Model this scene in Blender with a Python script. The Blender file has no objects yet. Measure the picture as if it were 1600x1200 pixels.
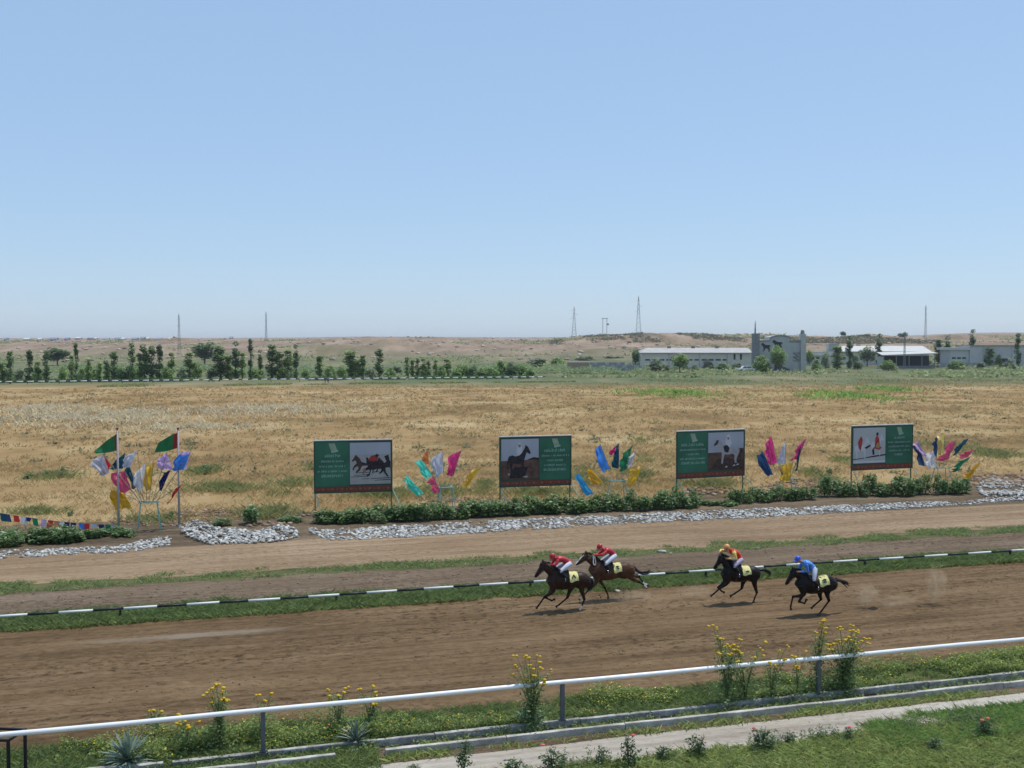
import bpy, math, random
import numpy as np
from mathutils import Vector, Matrix
R = math.radians
SC = bpy.context.scene
COL = SC.collection
rnd = random.Random(7)
RS = np.random.RandomState(11)

# ------------------------------------------------------------------ camera, sky, sun, exposure
CAM_H, FPX, HORIZON = 10.5, 1618.0, 538.0
PITCH = math.atan((600 - HORIZON) / FPX)
cam = bpy.data.cameras.new('camera'); cam.sensor_width = 36; cam.lens = 36 * FPX / 1600
cam.clip_start = 0.5; cam.clip_end = 30000
camo = bpy.data.objects.new('camera', cam); COL.objects.link(camo)
camo.location = (0, 0, CAM_H); camo.rotation_euler = (R(90) - PITCH, 0, 0)
SC.camera = camo

SUN_EL, SUN_AZ = 70.0, 60.0      # azimuth measured from +Y (view direction) towards +X
world = bpy.data.worlds.new('World'); SC.world = world; world.use_nodes = True
wn = world.node_tree; wn.nodes.clear()
sky = wn.nodes.new('ShaderNodeTexSky'); sky.sky_type = 'NISHITA'; sky.sun_disc = False
sky.sun_elevation = R(SUN_EL); sky.sun_rotation = R(SUN_AZ)
sky.altitude = 0; sky.air_density = 1.0; sky.dust_density = 0.3; sky.ozone_density = 1.0
bg = wn.nodes.new('ShaderNodeBackground'); bg.inputs['Strength'].default_value = 0.05
wo = wn.nodes.new('ShaderNodeOutputWorld')
hz = wn.nodes.new('ShaderNodeMix'); hz.data_type = 'RGBA'; hz.blend_type = 'ADD'; hz.inputs[0].default_value = 1.0      # even summer haze veiling the whole sky
hz.inputs[7].default_value = (4.75, 7.3, 11.0, 1)
wn.links.new(sky.outputs[0], hz.inputs[6]); wn.links.new(hz.outputs[2], bg.inputs[0]); wn.links.new(bg.outputs[0], wo.inputs[0])

sl = bpy.data.lights.new('sun', 'SUN'); sl.energy = 3.5; sl.angle = R(0.53); sl.color = (1, .955, .88)
so = bpy.data.objects.new('sun', sl); COL.objects.link(so)
sd = Vector((math.sin(R(SUN_AZ)) * math.cos(R(SUN_EL)), math.cos(R(SUN_AZ)) * math.cos(R(SUN_EL)), math.sin(R(SUN_EL))))
so.rotation_euler = sd.to_track_quat('Z', 'Y').to_euler(); so.location = (30, 30, 80)

SC.view_settings.view_transform = 'Standard'; SC.view_settings.look = 'None'
SC.view_settings.exposure = 0.0; SC.view_settings.gamma = 1.0
SC.view_settings.use_curve_mapping = False
SC.cycles.max_bounces = 6; SC.cycles.diffuse_bounces = 2; SC.cycles.glossy_bounces = 2
SC.cycles.transmission_bounces = 2; SC.cycles.volume_bounces = 0; SC.cycles.transparent_max_bounces = 4
SC.cycles.caustics_reflective = False; SC.cycles.caustics_refractive = False

# ------------------------------------------------------------------ track coordinates and sighting helpers
TH = R(15.85); CU, SU = math.cos(TH), math.sin(TH)
def T(u, v, z=0.0): return Vector((u * CU - v * SU, u * SU + v * CU, z))
def UV(p): return (p[0] * CU + p[1] * SU, -p[0] * SU + p[1] * CU)
def ray(px, py):
    a = (px - 800) / FPX; b = -(py - 600) / FPX
    return Vector((a, math.cos(PITCH) + b * math.sin(PITCH), -math.sin(PITCH) + b * math.cos(PITCH)))
def G(px, py, z=0.0):
    d = ray(px, py); t = (z - CAM_H) / d.z; return Vector((d.x * t, d.y * t, z))
def PV(px, py, v):
    d = ray(px, py); t = v / (-d.x * SU + d.y * CU); return Vector((d.x * t, d.y * t, CAM_H + d.z * t))
def PY(px, py, Y):
    d = ray(px, py); t = Y / d.y; return Vector((d.x * t, Y, CAM_H + d.z * t))

# ------------------------------------------------------------------ noise
def _h(ix, iy, s):
    n = (ix.astype(np.int64) * 374761393 + iy.astype(np.int64) * 668265263 + s * 1442695041) & 0x7fffffff
    n = ((n ^ (n >> 13)) * 1274126177) & 0x7fffffff
    return ((n ^ (n >> 16)) & 0xffff) / 65535.0
def vnoise(x, y, s=0):
    x = np.asarray(x, float); y = np.asarray(y, float)
    ix = np.floor(x); iy = np.floor(y); fx = x - ix; fy = y - iy
    fx = fx * fx * (3 - 2 * fx); fy = fy * fy * (3 - 2 * fy)
    a = _h(ix, iy, s); b = _h(ix + 1, iy, s); c = _h(ix, iy + 1, s); d = _h(ix + 1, iy + 1, s)
    return (a * (1 - fx) + b * fx) * (1 - fy) + (c * (1 - fx) + d * fx) * fy
def fbm(x, y, s=0, o=4):
    r = 0; a = .5
    for k in range(o):
        r = r + a * vnoise(x, y, s + k * 17); x = x * 2.03; y = y * 2.03; a *= .5
    return r

# ------------------------------------------------------------------ materials
MATS = {}
def new_mat(name):
    m = bpy.data.materials.new(name); m.use_nodes = True; nt = m.node_tree
    return m, nt, nt.nodes['Principled BSDF'], nt.nodes['Material Output']
def N(nt, t, **kw):
    n = nt.nodes.new(t)
    for k, v in kw.items(): setattr(n, k, v)
    return n
def ramp(nt, fac, stops):
    r = N(nt, 'ShaderNodeValToRGB'); e = r.color_ramp.elements
    while len(e) < len(stops): e.new(.5)
    for i, (p, c) in enumerate(stops): e[i].position = p; e[i].color = (*c, 1)
    nt.links.new(fac, r.inputs[0]); return r.outputs[0]
def plain(name, col, rough=.6, var=.12, scale=3.0, bump=0.0, metal=0.0, spec=.3, island=False, trans=0.0, spread=.42):
    """A colour with soft blotchy wear; island = each separate piece gets its own shade."""
    if name in MATS: return MATS[name]
    m, nt, b, out = new_mat(name); L = nt.links.new
    tc = N(nt, 'ShaderNodeTexCoord'); nz = N(nt, 'ShaderNodeTexNoise')
    nz.inputs['Scale'].default_value = scale; nz.inputs['Detail'].default_value = 4
    L(tc.outputs['Object'], nz.inputs['Vector'])
    lo = tuple(c * (1 - var) for c in col); hi = tuple(min(1, c * (1 + var)) for c in col)
    c = ramp(nt, nz.outputs['Fac'], [(.3, lo), (.7, hi)])
    if island:
        g = N(nt, 'ShaderNodeNewGeometry'); hs = N(nt, 'ShaderNodeHueSaturation')
        mr = N(nt, 'ShaderNodeMapRange'); mr.inputs['To Min'].default_value = 1 - spread; mr.inputs['To Max'].default_value = 1 + spread
        L(g.outputs['Random Per Island'], mr.inputs['Value']); L(mr.outputs[0], hs.inputs['Value'])
        mr2 = N(nt, 'ShaderNodeMapRange'); mr2.inputs['To Min'].default_value = .485; mr2.inputs['To Max'].default_value = .515
        mm = N(nt, 'ShaderNodeMath', operation='FRACT'); mu = N(nt, 'ShaderNodeMath', operation='MULTIPLY'); mu.inputs[1].default_value = 37.7
        L(g.outputs['Random Per Island'], mu.inputs[0]); L(mu.outputs[0], mm.inputs[0]); L(mm.outputs[0], mr2.inputs['Value'])
        L(mr2.outputs[0], hs.inputs['Hue']); L(c, hs.inputs['Color']); c = hs.outputs[0]
    L(c, b.inputs['Base Color'])
    b.inputs['Roughness'].default_value = rough; b.inputs['Metallic'].default_value = metal
    b.inputs['Specular IOR Level'].default_value = spec
    if bump:
        bp = N(nt, 'ShaderNodeBump'); bp.inputs['Strength'].default_value = bump; bp.inputs['Distance'].default_value = .05
        n2 = N(nt, 'ShaderNodeTexNoise'); n2.inputs['Scale'].default_value = scale * 6; n2.inputs['Detail'].default_value = 5
        L(tc.outputs['Object'], n2.inputs['Vector']); L(n2.outputs['Fac'], bp.inputs['Height']); L(bp.outputs[0], b.inputs['Normal'])
    if trans:
        tr = N(nt, 'ShaderNodeBsdfTranslucent'); mx = N(nt, 'ShaderNodeMixShader'); mx.inputs[0].default_value = trans
        L(c, tr.inputs['Color']); L(b.outputs[0], mx.inputs[1]); L(tr.outputs[0], mx.inputs[2]); L(mx.outputs[0], out.inputs['Surface'])
    MATS[name] = m; return m
def leafmat(name, col, trans=.42, rough=.55, spread=.42):
    if 'dry' not in name and 'pale' not in name: col = tuple(c * 1.3 for c in col)
    return plain(name, col, rough, .1, 2.0, island=True, trans=trans, spec=.3, spread=spread)

def soil(name, c_dark, c_mid, c_light, streak=6.0, fine=3.0, bump=.5, patch=None, speck_shade=.55):
    """Raked earth: blotches drawn out along the running direction, grit and painted speck shade on top."""
    c_dark, c_mid, c_light = [tuple(x * .86 for x in c) for c in (c_dark, c_mid, c_light)]
    m, nt, b, out = new_mat(name); L = nt.links.new
    g = N(nt, 'ShaderNodeNewGeometry'); mp = N(nt, 'ShaderNodeMapping', vector_type='TEXTURE'); mp.inputs['Rotation'].default_value = (0, 0, TH)
    L(g.outputs['Position'], mp.inputs['Vector'])
    def noise(scale, sx, sy, det=5, rough=.6):
        s = N(nt, 'ShaderNodeMapping'); s.inputs['Scale'].default_value = (sx, sy, 1); L(mp.outputs[0], s.inputs['Vector'])
        n = N(nt, 'ShaderNodeTexNoise'); n.inputs['Scale'].default_value = scale; n.inputs['Detail'].default_value = det
        n.inputs['Roughness'].default_value = rough; L(s.outputs[0], n.inputs['Vector']); return n.outputs['Fac']
    a = noise(.9, .16, .9); bb = noise(fine, .8, 1.6, 6, .75); cc = noise(.12, .5, 1.2, 4)
    def mix(f1, f2, w):
        x = N(nt, 'ShaderNodeMix'); x.inputs[0].default_value = w; L(f1, x.inputs[2]); L(f2, x.inputs[3]); return x.outputs[0]
    f = mix(mix(a, bb, .5), cc, .3)
    c = ramp(nt, f, [(.40, c_dark), (.5, c_mid), (.60, c_light)])
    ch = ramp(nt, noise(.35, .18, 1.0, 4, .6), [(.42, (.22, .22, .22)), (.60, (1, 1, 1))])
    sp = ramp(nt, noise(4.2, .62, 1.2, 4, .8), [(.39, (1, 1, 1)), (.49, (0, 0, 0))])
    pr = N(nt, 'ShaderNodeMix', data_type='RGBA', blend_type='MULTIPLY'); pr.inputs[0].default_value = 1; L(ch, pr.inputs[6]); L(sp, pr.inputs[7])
    dk = N(nt, 'ShaderNodeMix', data_type='RGBA'); L(pr.outputs[2], dk.inputs[0]); L(c, dk.inputs[6]); dk.inputs[7].default_value = (*[q * speck_shade for q in c_dark], 1); c = dk.outputs[2]  # dark specks paint the shade of hoof holes and clods into the colour
    hl = ramp(nt, noise(2.6, .012, 1.25, 3, .6), [(.40, (.80, .78, .77)), (.52, (1, 1, 1)), (.62, (1.0, 1.0, 1.0))])      # harrow lines
    hm = N(nt, 'ShaderNodeMix', data_type='RGBA', blend_type='MULTIPLY'); hm.inputs[0].default_value = 1; L(c, hm.inputs[6]); L(hl, hm.inputs[7]); c = hm.outputs[2]
    if patch:      # one dried-out dusty streak
        sh = N(nt, 'ShaderNodeMapping'); sh.vector_type = 'TEXTURE'; pc = UV(G(310, 994)); sh.inputs['Location'].default_value = (pc[0], pc[1], 0); sh.inputs['Scale'].default_value = (4.6, .55, 1); L(mp.outputs[0], sh.inputs['Vector']); ss = N(nt, 'ShaderNodeSeparateXYZ'); L(sh.outputs[0], ss.inputs[0]); cb = N(nt, 'ShaderNodeCombineXYZ'); L(ss.outputs[0], cb.inputs[0]); L(ss.outputs[1], cb.inputs[1]); ln = N(nt, 'ShaderNodeVectorMath', operation='LENGTH'); L(cb.outputs[0], ln.inputs[0])
        k5 = N(nt, 'ShaderNodeMath', operation='MULTIPLY'); L(ln.outputs['Value'], k5.inputs[0]); k5.inputs[1].default_value = .5; ad = N(nt, 'ShaderNodeMath', operation='MULTIPLY_ADD'); L(noise(1.6, .35, 1.3, 5, .7), ad.inputs[0]); ad.inputs[1].default_value = .8; L(k5.outputs[0], ad.inputs[2]); rr = ramp(nt, ad.outputs[0], [(.45, (.8, .8, .8)), (.86, (0, 0, 0))])
        x = N(nt, 'ShaderNodeMix', data_type='RGBA'); L(rr, x.inputs[0]); L(c, x.inputs[6]); x.inputs[7].default_value = (*patch, 1); c = x.outputs[2]
    L(c, b.inputs['Base Color']); b.inputs['Roughness'].default_value = .95; b.inputs['Specular IOR Level'].default_value = .1
    bp = N(nt, 'ShaderNodeBump'); bp.inputs['Strength'].default_value = min(1, bump * 1.6); bp.inputs['Distance'].default_value = .12
    bh = mix(noise(2.2, .6, 1.5, 8, .75), noise(9, .8, 1.2, 4, .7), .35)
    L(bh, bp.inputs['Height']); L(bp.outputs[0], b.inputs['Normal']); MATS[name] = m; return m

def ground_material():
    m, nt, b, out = new_mat('field_and_hills'); L = nt.links.new
    g = N(nt, 'ShaderNodeNewGeometry'); sep = N(nt, 'ShaderNodeSeparateXYZ'); L(g.outputs['Position'], sep.inputs[0])
    def noise(sx, sy, det=6, rough=.62, off=0):
        s = N(nt, 'ShaderNodeMapping'); s.inputs['Scale'].default_value = (sx, sy, .02); s.inputs['Location'].default_value = (off, off * .7, 0)
        L(g.outputs['Position'], s.inputs['Vector']); n = N(nt, 'ShaderNodeTexNoise'); n.inputs['Scale'].default_value = 1
        n.inputs['Detail'].default_value = det; n.inputs['Roughness'].default_value = rough; L(s.outputs[0], n.inputs['Vector']); return n.outputs['Fac']
    def rng(v, a, bb):
        r = N(nt, 'ShaderNodeMapRange'); r.inputs['From Min'].default_value = a; r.inputs['From Max'].default_value = bb; L(v, r.inputs['Value']); return r.outputs[0]
    def mixc(f, c1, c2):
        x = N(nt, 'ShaderNodeMix', data_type='RGBA'); L(f, x.inputs[0]); L(c1, x.inputs[6]); L(c2, x.inputs[7]); return x.outputs[2]
    def madd(a, k, c):
        x = N(nt, 'ShaderNodeMath', operation='MULTIPLY_ADD'); L(a, x.inputs[0]); x.inputs[1].default_value = k
        if isinstance(c, (int, float)): x.inputs[2].default_value = c
        else: L(c, x.inputs[2])
        return x.outputs[0]
    Y = sep.outputs['Y']
    straw = ramp(nt, noise(.06, .05, 8, .68), [(.37, (.19, .122, .05)), (.46, (.27, .175, .078)), (.54, (.33, .225, .105)), (.66, (.42, .325, .18))])
    gn = ramp(nt, noise(.09, .16, 7, .7, 33), [(.57, (0, 0, 0)), (.68, (1, 1, 1))])
    gg = N(nt, 'ShaderNodeRGB'); gg.outputs[0].default_value = (.17, .165, .075, 1)
    straw = mixc(gn, straw, gg.outputs[0])
    flat = ramp(nt, noise(.03, .012, 8, .7, 9), [(.36, (0.084, 0.110, 0.048)), (.5, (0.128, 0.145, 0.070)), (.6, (0.194, 0.176, 0.097)), (.72, (0.282, 0.238, 0.150))])
    hills = ramp(nt, noise(.045, .012, 9, .72, 71), [(.34, (0.14, 0.115, 0.075)), (.46, (0.235, 0.172, 0.118)), (.56, (0.30, 0.22, 0.158)), (.70, (0.39, 0.31, 0.235))])
    wob = noise(.02, .02, 3, .5, 5)
    c = mixc(rng(madd(wob, 40, Y), 262, 300), straw, flat)
    c = mixc(rng(madd(wob, 260, Y), 640, 860), c, hills)
    L(c, b.inputs['Base Color']); b.inputs['Roughness'].default_value = .95; b.inputs['Specular IOR Level'].default_value = .1
    bp = N(nt, 'ShaderNodeBump'); bp.inputs['Strength'].default_value = .5; bp.inputs['Distance'].default_value = .25
    L(noise(.9, 1.3, 6, .7, 2), bp.inputs['Height']); L(bp.outputs[0], b.inputs['Normal'])
    return m

# ------------------------------------------------------------------ mesh helpers
def link(o, parent=None):
    COL.objects.link(o)
    if parent: o.parent = parent
    return o
def tag(o, label=None, cat=None, group=None, kind=None):
    for k, v in (('label', label), ('category', cat), ('group', group), ('kind', kind)):
        if v: o[k] = v
    return o
def thing(name, label, cat, loc=(0, 0, 0), rz=0.0, group=None):
    o = bpy.data.objects.new(name, None); COL.objects.link(o); o.location = loc; o.rotation_euler = (0, 0, rz)
    o.empty_display_size = .2
    return tag(o, label, cat, group)
def mesh_np(name, v, f, mats, fm=None, smooth=False):
    """v (n,3) array, f (m,k) int array with equal-sided faces."""
    v = np.asarray(v, np.float32); f = np.asarray(f, np.int32); me = bpy.data.meshes.new(name)
    k = f.shape[1]; me.vertices.add(len(v)); me.vertices.foreach_set('co', v.ravel())
    me.loops.add(f.size); me.loops.foreach_set('vertex_index', f.ravel())
    me.polygons.add(len(f)); me.polygons.foreach_set('loop_start', np.arange(len(f), dtype=np.int32) * k)
    if fm is not None: me.polygons.foreach_set('material_index', np.asarray(fm, np.int32))
    if smooth: me.polygons.foreach_set('use_smooth', np.ones(len(f), bool))
    for m in (mats if isinstance(mats, (list, tuple)) else [mats]): me.materials.append(m)
    me.update(calc_edges=True); return me
class MB:
    """Collects boxes, tubes and sheets into one mesh."""
    def __init__(s): s.v = []; s.f = []; s.m = []
    def add(s, vs, fs, m=0):
        n = len(s.v); s.v += [tuple(p) for p in vs]; s.f += [tuple(i + n for i in q) for q in fs]; s.m += [m] * len(fs); return s
    def box(s, a, b, m=0, bev=0.0):
        (x0, y0, z0), (x1, y1, z1) = a, b
        x0, x1 = min(x0, x1), max(x0, x1); y0, y1 = min(y0, y1), max(y0, y1); z0, z1 = min(z0, z1), max(z0, z1)
        if bev:
            c = bev
            lo = [(x0, y0, z0), (x1, y0, z0), (x1, y1, z0), (x0, y1, z0)]; mi = [(p[0], p[1], z1 - c) for p in lo]
            hi = [(x0 + c, y0 + c, z1), (x1 - c, y0 + c, z1), (x1 - c, y1 - c, z1), (x0 + c, y1 - c, z1)]
            fs = [(3, 2, 1, 0), (8, 9, 10, 11)]
            for i in range(4):
                j = (i + 1) % 4; fs += [(i, j, 4 + j, 4 + i), (4 + i, 4 + j, 8 + j, 8 + i)]
            return s.add(lo + mi + hi, fs, m)
        vs = [(x0, y0, z0), (x1, y0, z0), (x1, y1, z0), (x0, y1, z0), (x0, y0, z1), (x1, y0, z1), (x1, y1, z1), (x0, y1, z1)]
        return s.add(vs, [(0, 3, 2, 1), (4, 5, 6, 7), (0, 1, 5, 4), (1, 2, 6, 5), (2, 3, 7, 6), (3, 0, 4, 7)], m)
    def tube(s, pts, rad, n=8, m=0, cap=True, side=None):
        """rad: per-point radius, or (lateral, in-plane) pair. side: fixed lateral axis."""
        pts = [Vector(p) for p in pts]; rings = []; base = len(s.v); prev = None
        for i, p in enumerate(pts):
            t = (pts[min(i + 1, len(pts) - 1)] - pts[max(i - 1, 0)]).normalized()
            if side is not None: a = Vector(side); a = (a - t * a.dot(t)).normalized()
            else:
                a = prev if prev is not None else (Vector((0, 0, 1)) if abs(t.z) < .9 else Vector((0, 1, 0)))
                a = (a - t * a.dot(t)).normalized(); prev = a
            b = t.cross(a); r = rad[i] if isinstance(rad, (list, tuple)) else rad
            ra, rb = r if isinstance(r, (list, tuple)) else (r, r)
            for k in range(n):
                q = 2 * math.pi * k / n; s.v.append(tuple(p + a * (ra * math.cos(q)) + b * (rb * math.sin(q))))
        for i in range(len(pts) - 1):
            for k in range(n):
                k2 = (k + 1) % n; s.f.append((base + i * n + k, base + i * n + k2, base + (i + 1) * n + k2, base + (i + 1) * n + k)); s.m.append(m)
        if cap:
            s.f.append(tuple(base + k for k in reversed(range(n)))); s.m.append(m)
            e = base + (len(pts) - 1) * n; s.f.append(tuple(e + k for k in range(n))); s.m.append(m)
        return s
    def ball(s, c, r, m=0, nu=10, nv=7):
        rx, ry, rz = r if isinstance(r, (list, tuple)) else (r, r, r); b = len(s.v)
        for j in range(1, nv):
            ph = math.pi * j / nv
            for i in range(nu):
                q = 2 * math.pi * i / nu
                s.v.append((c[0] + rx * math.sin(ph) * math.cos(q), c[1] + ry * math.sin(ph) * math.sin(q), c[2] + rz * math.cos(ph)))
        t = len(s.v); s.v.append((c[0], c[1], c[2] + rz)); s.v.append((c[0], c[1], c[2] - rz))
        for i in range(nu):
            i2 = (i + 1) % nu; s.f.append((t, b + i, b + i2)); s.m.append(m)
            s.f.append((t + 1, b + (nv - 2) * nu + i2, b + (nv - 2) * nu + i)); s.m.append(m)
            for j in range(nv - 2):
                s.f.append((b + j * nu + i, b + (j + 1) * nu + i, b + (j + 1) * nu + i2, b + j * nu + i2)); s.m.append(m)
        return s
    def sheet(s, rows, m=0):
        b = len(s.v); nc = len(rows[0])
        for r in rows: s.v += [tuple(p) for p in r]
        for i in range(len(rows) - 1):
            for k in range(nc - 1):
                s.f.append((b + i * nc + k, b + i * nc + k + 1, b + (i + 1) * nc + k + 1, b + (i + 1) * nc + k)); s.m.append(m)
        return s
    def me(s, name, mats, smooth=False):
        me = bpy.data.meshes.new(name); me.from_pydata(s.v, [], s.f)
        for m in (mats if isinstance(mats, (list, tuple)) else [mats]): me.materials.append(m)
        me.polygons.foreach_set('material_index', s.m)
        if smooth: me.polygons.foreach_set('use_smooth', [True] * len(s.f))
        me.update(); return me
    def build(s, name, mats, parent=None, smooth=False):
        return link(bpy.data.objects.new(name, s.me(name, mats, smooth)), parent)
def obj(name, me, parent=None, loc=None, rz=None, scale=None):
    o = link(bpy.data.objects.new(name, me), parent)
    if loc is not None: o.location = loc
    if rz is not None: o.rotation_euler = (0, 0, rz)
    if scale is not None: o.scale = scale
    return o
def strip(name, v0, v1, z, mat, u0=-90, u1=140, du=1.0, wob=.0, kind='structure', seed=0):
    """A flat band of ground along the track with slightly ragged edges."""
    us = np.arange(u0, u1 + du, du); n = len(us)
    e0 = v0 + wob * (fbm(us * .8, us * 0 + seed, seed) - .47) * 2; e1 = v1 + wob * (fbm(us * .8, us * 0 + seed + 9, seed + 5) - .47) * 2
    V = []
    for e in (e0, e0 * .5 + e1 * .5, e1):
        V.append(np.stack([us * CU - e * SU, us * SU + e * CU, np.full(n, z)], 1))
    V = np.concatenate(V); i = np.arange(n - 1); F = np.concatenate([np.stack([i + r * n, i + 1 + r * n, i + 1 + (r + 1) * n, i + (r + 1) * n], 1) for r in (0, 1)])
    o = link(bpy.data.objects.new(name, mesh_np(name, V, F, mat))); o['kind'] = kind; return o
def voxel(mb, size, smooth=6):
    """Fuse the collected shapes into one continuous skin."""
    me = bpy.data.meshes.new('t'); me.from_pydata(mb.v, [], mb.f); o = bpy.data.objects.new('t', me); COL.objects.link(o)
    m = o.modifiers.new('r', 'REMESH'); m.mode = 'VOXEL'; m.voxel_size = size; m.use_smooth_shade = True
    if smooth:
        s = o.modifiers.new('s', 'SMOOTH'); s.factor = .5; s.iterations = smooth
    dg = bpy.context.evaluated_depsgraph_get(); dg.update()
    out = bpy.data.meshes.new_from_object(o.evaluated_get(dg)); bpy.data.objects.remove(o); return out

# grass / leaves as joined geometry -----------------------------------------------------------
def blades(pos, h, w, lean, seed=0):
    """One bent blade (2 quads folded to 3 tris -> quad + tri kept as quads) at each position."""
    r = np.random.RandomState(seed); n = len(pos); a = r.rand(n) * 2 * math.pi; b = r.rand(n) * 2 * math.pi
    dx = np.stack([np.cos(a), np.sin(a), np.zeros(n)], 1) * (w * .5)[:, None]; ln = np.stack([np.cos(b), np.sin(b), np.zeros(n)], 1) * (h * lean * r.rand(n))[:, None]
    up = np.zeros((n, 3)); up[:, 2] = h
    p0 = pos - dx; p1 = pos + dx; p2 = pos + up * .6 + ln * .4 + dx * .7; p3 = pos + up + ln - dx * .1
    V = np.stack([p0, p1, p2, p3], 1).reshape(-1, 3); F = np.arange(n * 4).reshape(-1, 4); return V, F
def leaves(pos, size, seed=0, flat=.5, asp=.55):
    """Rhombic leaf at each position, facing mostly upwards when flat is high."""
    r = np.random.RandomState(seed); n = len(pos)
    nrm = r.normal(size=(n, 3)); nrm[:, 2] = np.abs(nrm[:, 2]) + flat * 2; nrm /= np.linalg.norm(nrm, axis=1)[:, None]
    t = r.normal(size=(n, 3)); t -= nrm * (t * nrm).sum(1)[:, None]; t /= np.linalg.norm(t, axis=1)[:, None]; b = np.cross(nrm, t)
    s = (size * (.6 + .8 * r.rand(n)))[:, None] if np.ndim(size) else size * (.6 + .8 * r.rand(n))[:, None]
    V = np.stack([pos - t * s, pos + b * s * asp - nrm * s * .12, pos + t * s, pos - b * s * asp - nrm * s * .12], 1).reshape(-1, 3)
    return V, np.arange(n * 4).reshape(-1, 4)
def stuff(name, V, F, mat, label, cat, fm=None):
    o = link(bpy.data.objects.new(name, mesh_np(name, V, F, mat, fm))); return tag(o, label, cat, kind='stuff')
def join(parts):
    n = 0; Vs = []; Fs = []
    for V, F in parts: Vs.append(V); Fs.append(F + n); n += len(V)
    return np.concatenate(Vs), np.concatenate(Fs)
def tp(u, v, z=0): return np.stack([u * CU - v * SU, u * SU + v * CU, np.zeros_like(u) + z], 1)
ORD = ['leftmost', 'second', 'third', 'fourth', 'fifth', 'sixth', 'seventh', 'eighth', 'ninth', 'tenth', 'eleventh', 'twelfth', 'thirteenth',
       'fourteenth', 'fifteenth', 'sixteenth', 'seventeenth', 'eighteenth', 'nineteenth', 'twentieth']
def ordinal(i):
    if i < 20: return ORD[i]
    n = i + 1; return '%d%s' % (n, 'th' if 10 < n % 100 < 14 else {1: 'st', 2: 'nd', 3: 'rd'}.get(n % 10, 'th'))

# ================================================================== THE SETTING
# ground: one sheet from behind the camera to the horizon, level race ground, low hills beyond
_r = random.Random(3)
MOUNDS = [(_r.uniform(-420, 480), _r.uniform(560, 1050), _r.uniform(7, 24), _r.uniform(.6, 1.9)) for _ in range(120)]
MOUNDS += [(_r.uniform(-135, -60), _r.uniform(640, 780), _r.uniform(7, 14), _r.uniform(1.4, 3.0)) for _ in range(16)]
MOUNDS += [(_r.uniform(35, 170), _r.uniform(800, 860), _r.uniform(14, 30), _r.uniform(.6, 1.5)) for _ in range(14)]
def terrain(X, Y):
    X = np.asarray(X, float); Y = np.asarray(Y, float)
    sx = X / np.maximum(Y, 300) * 1000
    ridge = np.interp(sx, [-900, -500, -340, -250, -165, -130, -75, -40, 30, 52, 85, 130, 240, 400, 520, 900], [12.5, 13.0, 13.4, 14.2, 14.6, 16.4, 16.6, 14.4, 14.0, 16.5, 19.3, 19.6, 18.2, 17.6, 20.0, 23])
    s = np.clip((Y - 470) / 530, 0, 1); s = s * s * (3 - 2 * s) * .75 + s * .25
    z = ridge * s
    rough = np.clip((Y - 480) / 200, 0, 1) * np.clip((1500 - Y) / 500, 0, 1)
    z = z + rough * (fbm(X / 55, Y / 70, 3, 5) - .48) * 4 + rough * np.abs(fbm(X / 14, Y / 22, 8, 3) - .45) * 2.2 * np.clip((fbm(X / 120, Y / 120, 21, 2) - .3) * 3, 0, 1)
    for mx, my, mr, mh in MOUNDS: z = z + mh * np.exp(-(((X - mx) / mr) ** 2 + ((Y - my) / (mr * 1.3)) ** 2)) * (.75 + .6 * fbm(X / 7, Y / 9, 5, 3))
    far = np.clip((Y - 1050) / 500, 0, 1); z = z - far * 8
    ridge2 = np.interp(sx, [-900, -100, 150, 330, 420, 480, 900], [30, 34, 33, 32, 47, 52, 54])
    f2 = np.clip((Y - 1700) / 1700, 0, 1); z = z * (1 - f2) + f2 * (ridge2 + (fbm(X / 500, Y / 500, 40, 3) - .45) * 9)
    z = z - np.clip((Y - 3600) / 4000, 0, 1) * 40
    return z
xs = np.concatenate([-np.geomspace(900, 9000, 14)[::-1], np.linspace(-860, -420, 60), np.linspace(-414, 414, 220), np.linspace(420, 860, 60), np.geomspace(900, 9000, 14)])
ys = np.concatenate([np.linspace(-300, 20, 8), np.linspace(40, 440, 20), np.linspace(452, 1300, 170), np.geomspace(1320, 3600, 40), np.geomspace(3800, 12000, 14)])
XX, YY = np.meshgrid(xs, ys); ZZ = terrain(XX, YY); nx, ny = len(xs), len(ys)
Vg = np.stack([XX.ravel(), YY.ravel(), ZZ.ravel()], 1)
ii = (np.arange(ny - 1)[:, None] * nx + np.arange(nx - 1)[None, :]).ravel(); Fg = np.stack([ii, ii + 1, ii + nx + 1, ii + nx], 1)
gr = link(bpy.data.objects.new('ground', mesh_np('ground', Vg, Fg, ground_material(), smooth=True))); gr['kind'] = 'structure'

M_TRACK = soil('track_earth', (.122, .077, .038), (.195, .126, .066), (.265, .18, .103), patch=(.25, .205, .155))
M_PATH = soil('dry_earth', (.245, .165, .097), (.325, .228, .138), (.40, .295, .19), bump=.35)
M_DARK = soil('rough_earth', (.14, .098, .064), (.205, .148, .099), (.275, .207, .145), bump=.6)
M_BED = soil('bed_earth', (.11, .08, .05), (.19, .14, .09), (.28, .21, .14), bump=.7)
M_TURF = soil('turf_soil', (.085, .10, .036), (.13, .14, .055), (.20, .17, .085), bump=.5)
M_PAVE = soil('path_concrete', (.38, .325, .26), (.47, .42, .35), (.54, .50, .44), bump=.2, speck_shade=.8)
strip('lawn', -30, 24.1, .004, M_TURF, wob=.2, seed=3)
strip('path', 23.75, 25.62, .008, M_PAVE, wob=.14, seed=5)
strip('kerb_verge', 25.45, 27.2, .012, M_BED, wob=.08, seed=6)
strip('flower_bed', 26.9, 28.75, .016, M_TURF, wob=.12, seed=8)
strip('rail_verge', 40.9, 43.1, .020, M_TURF, wob=.12, seed=9)
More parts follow.
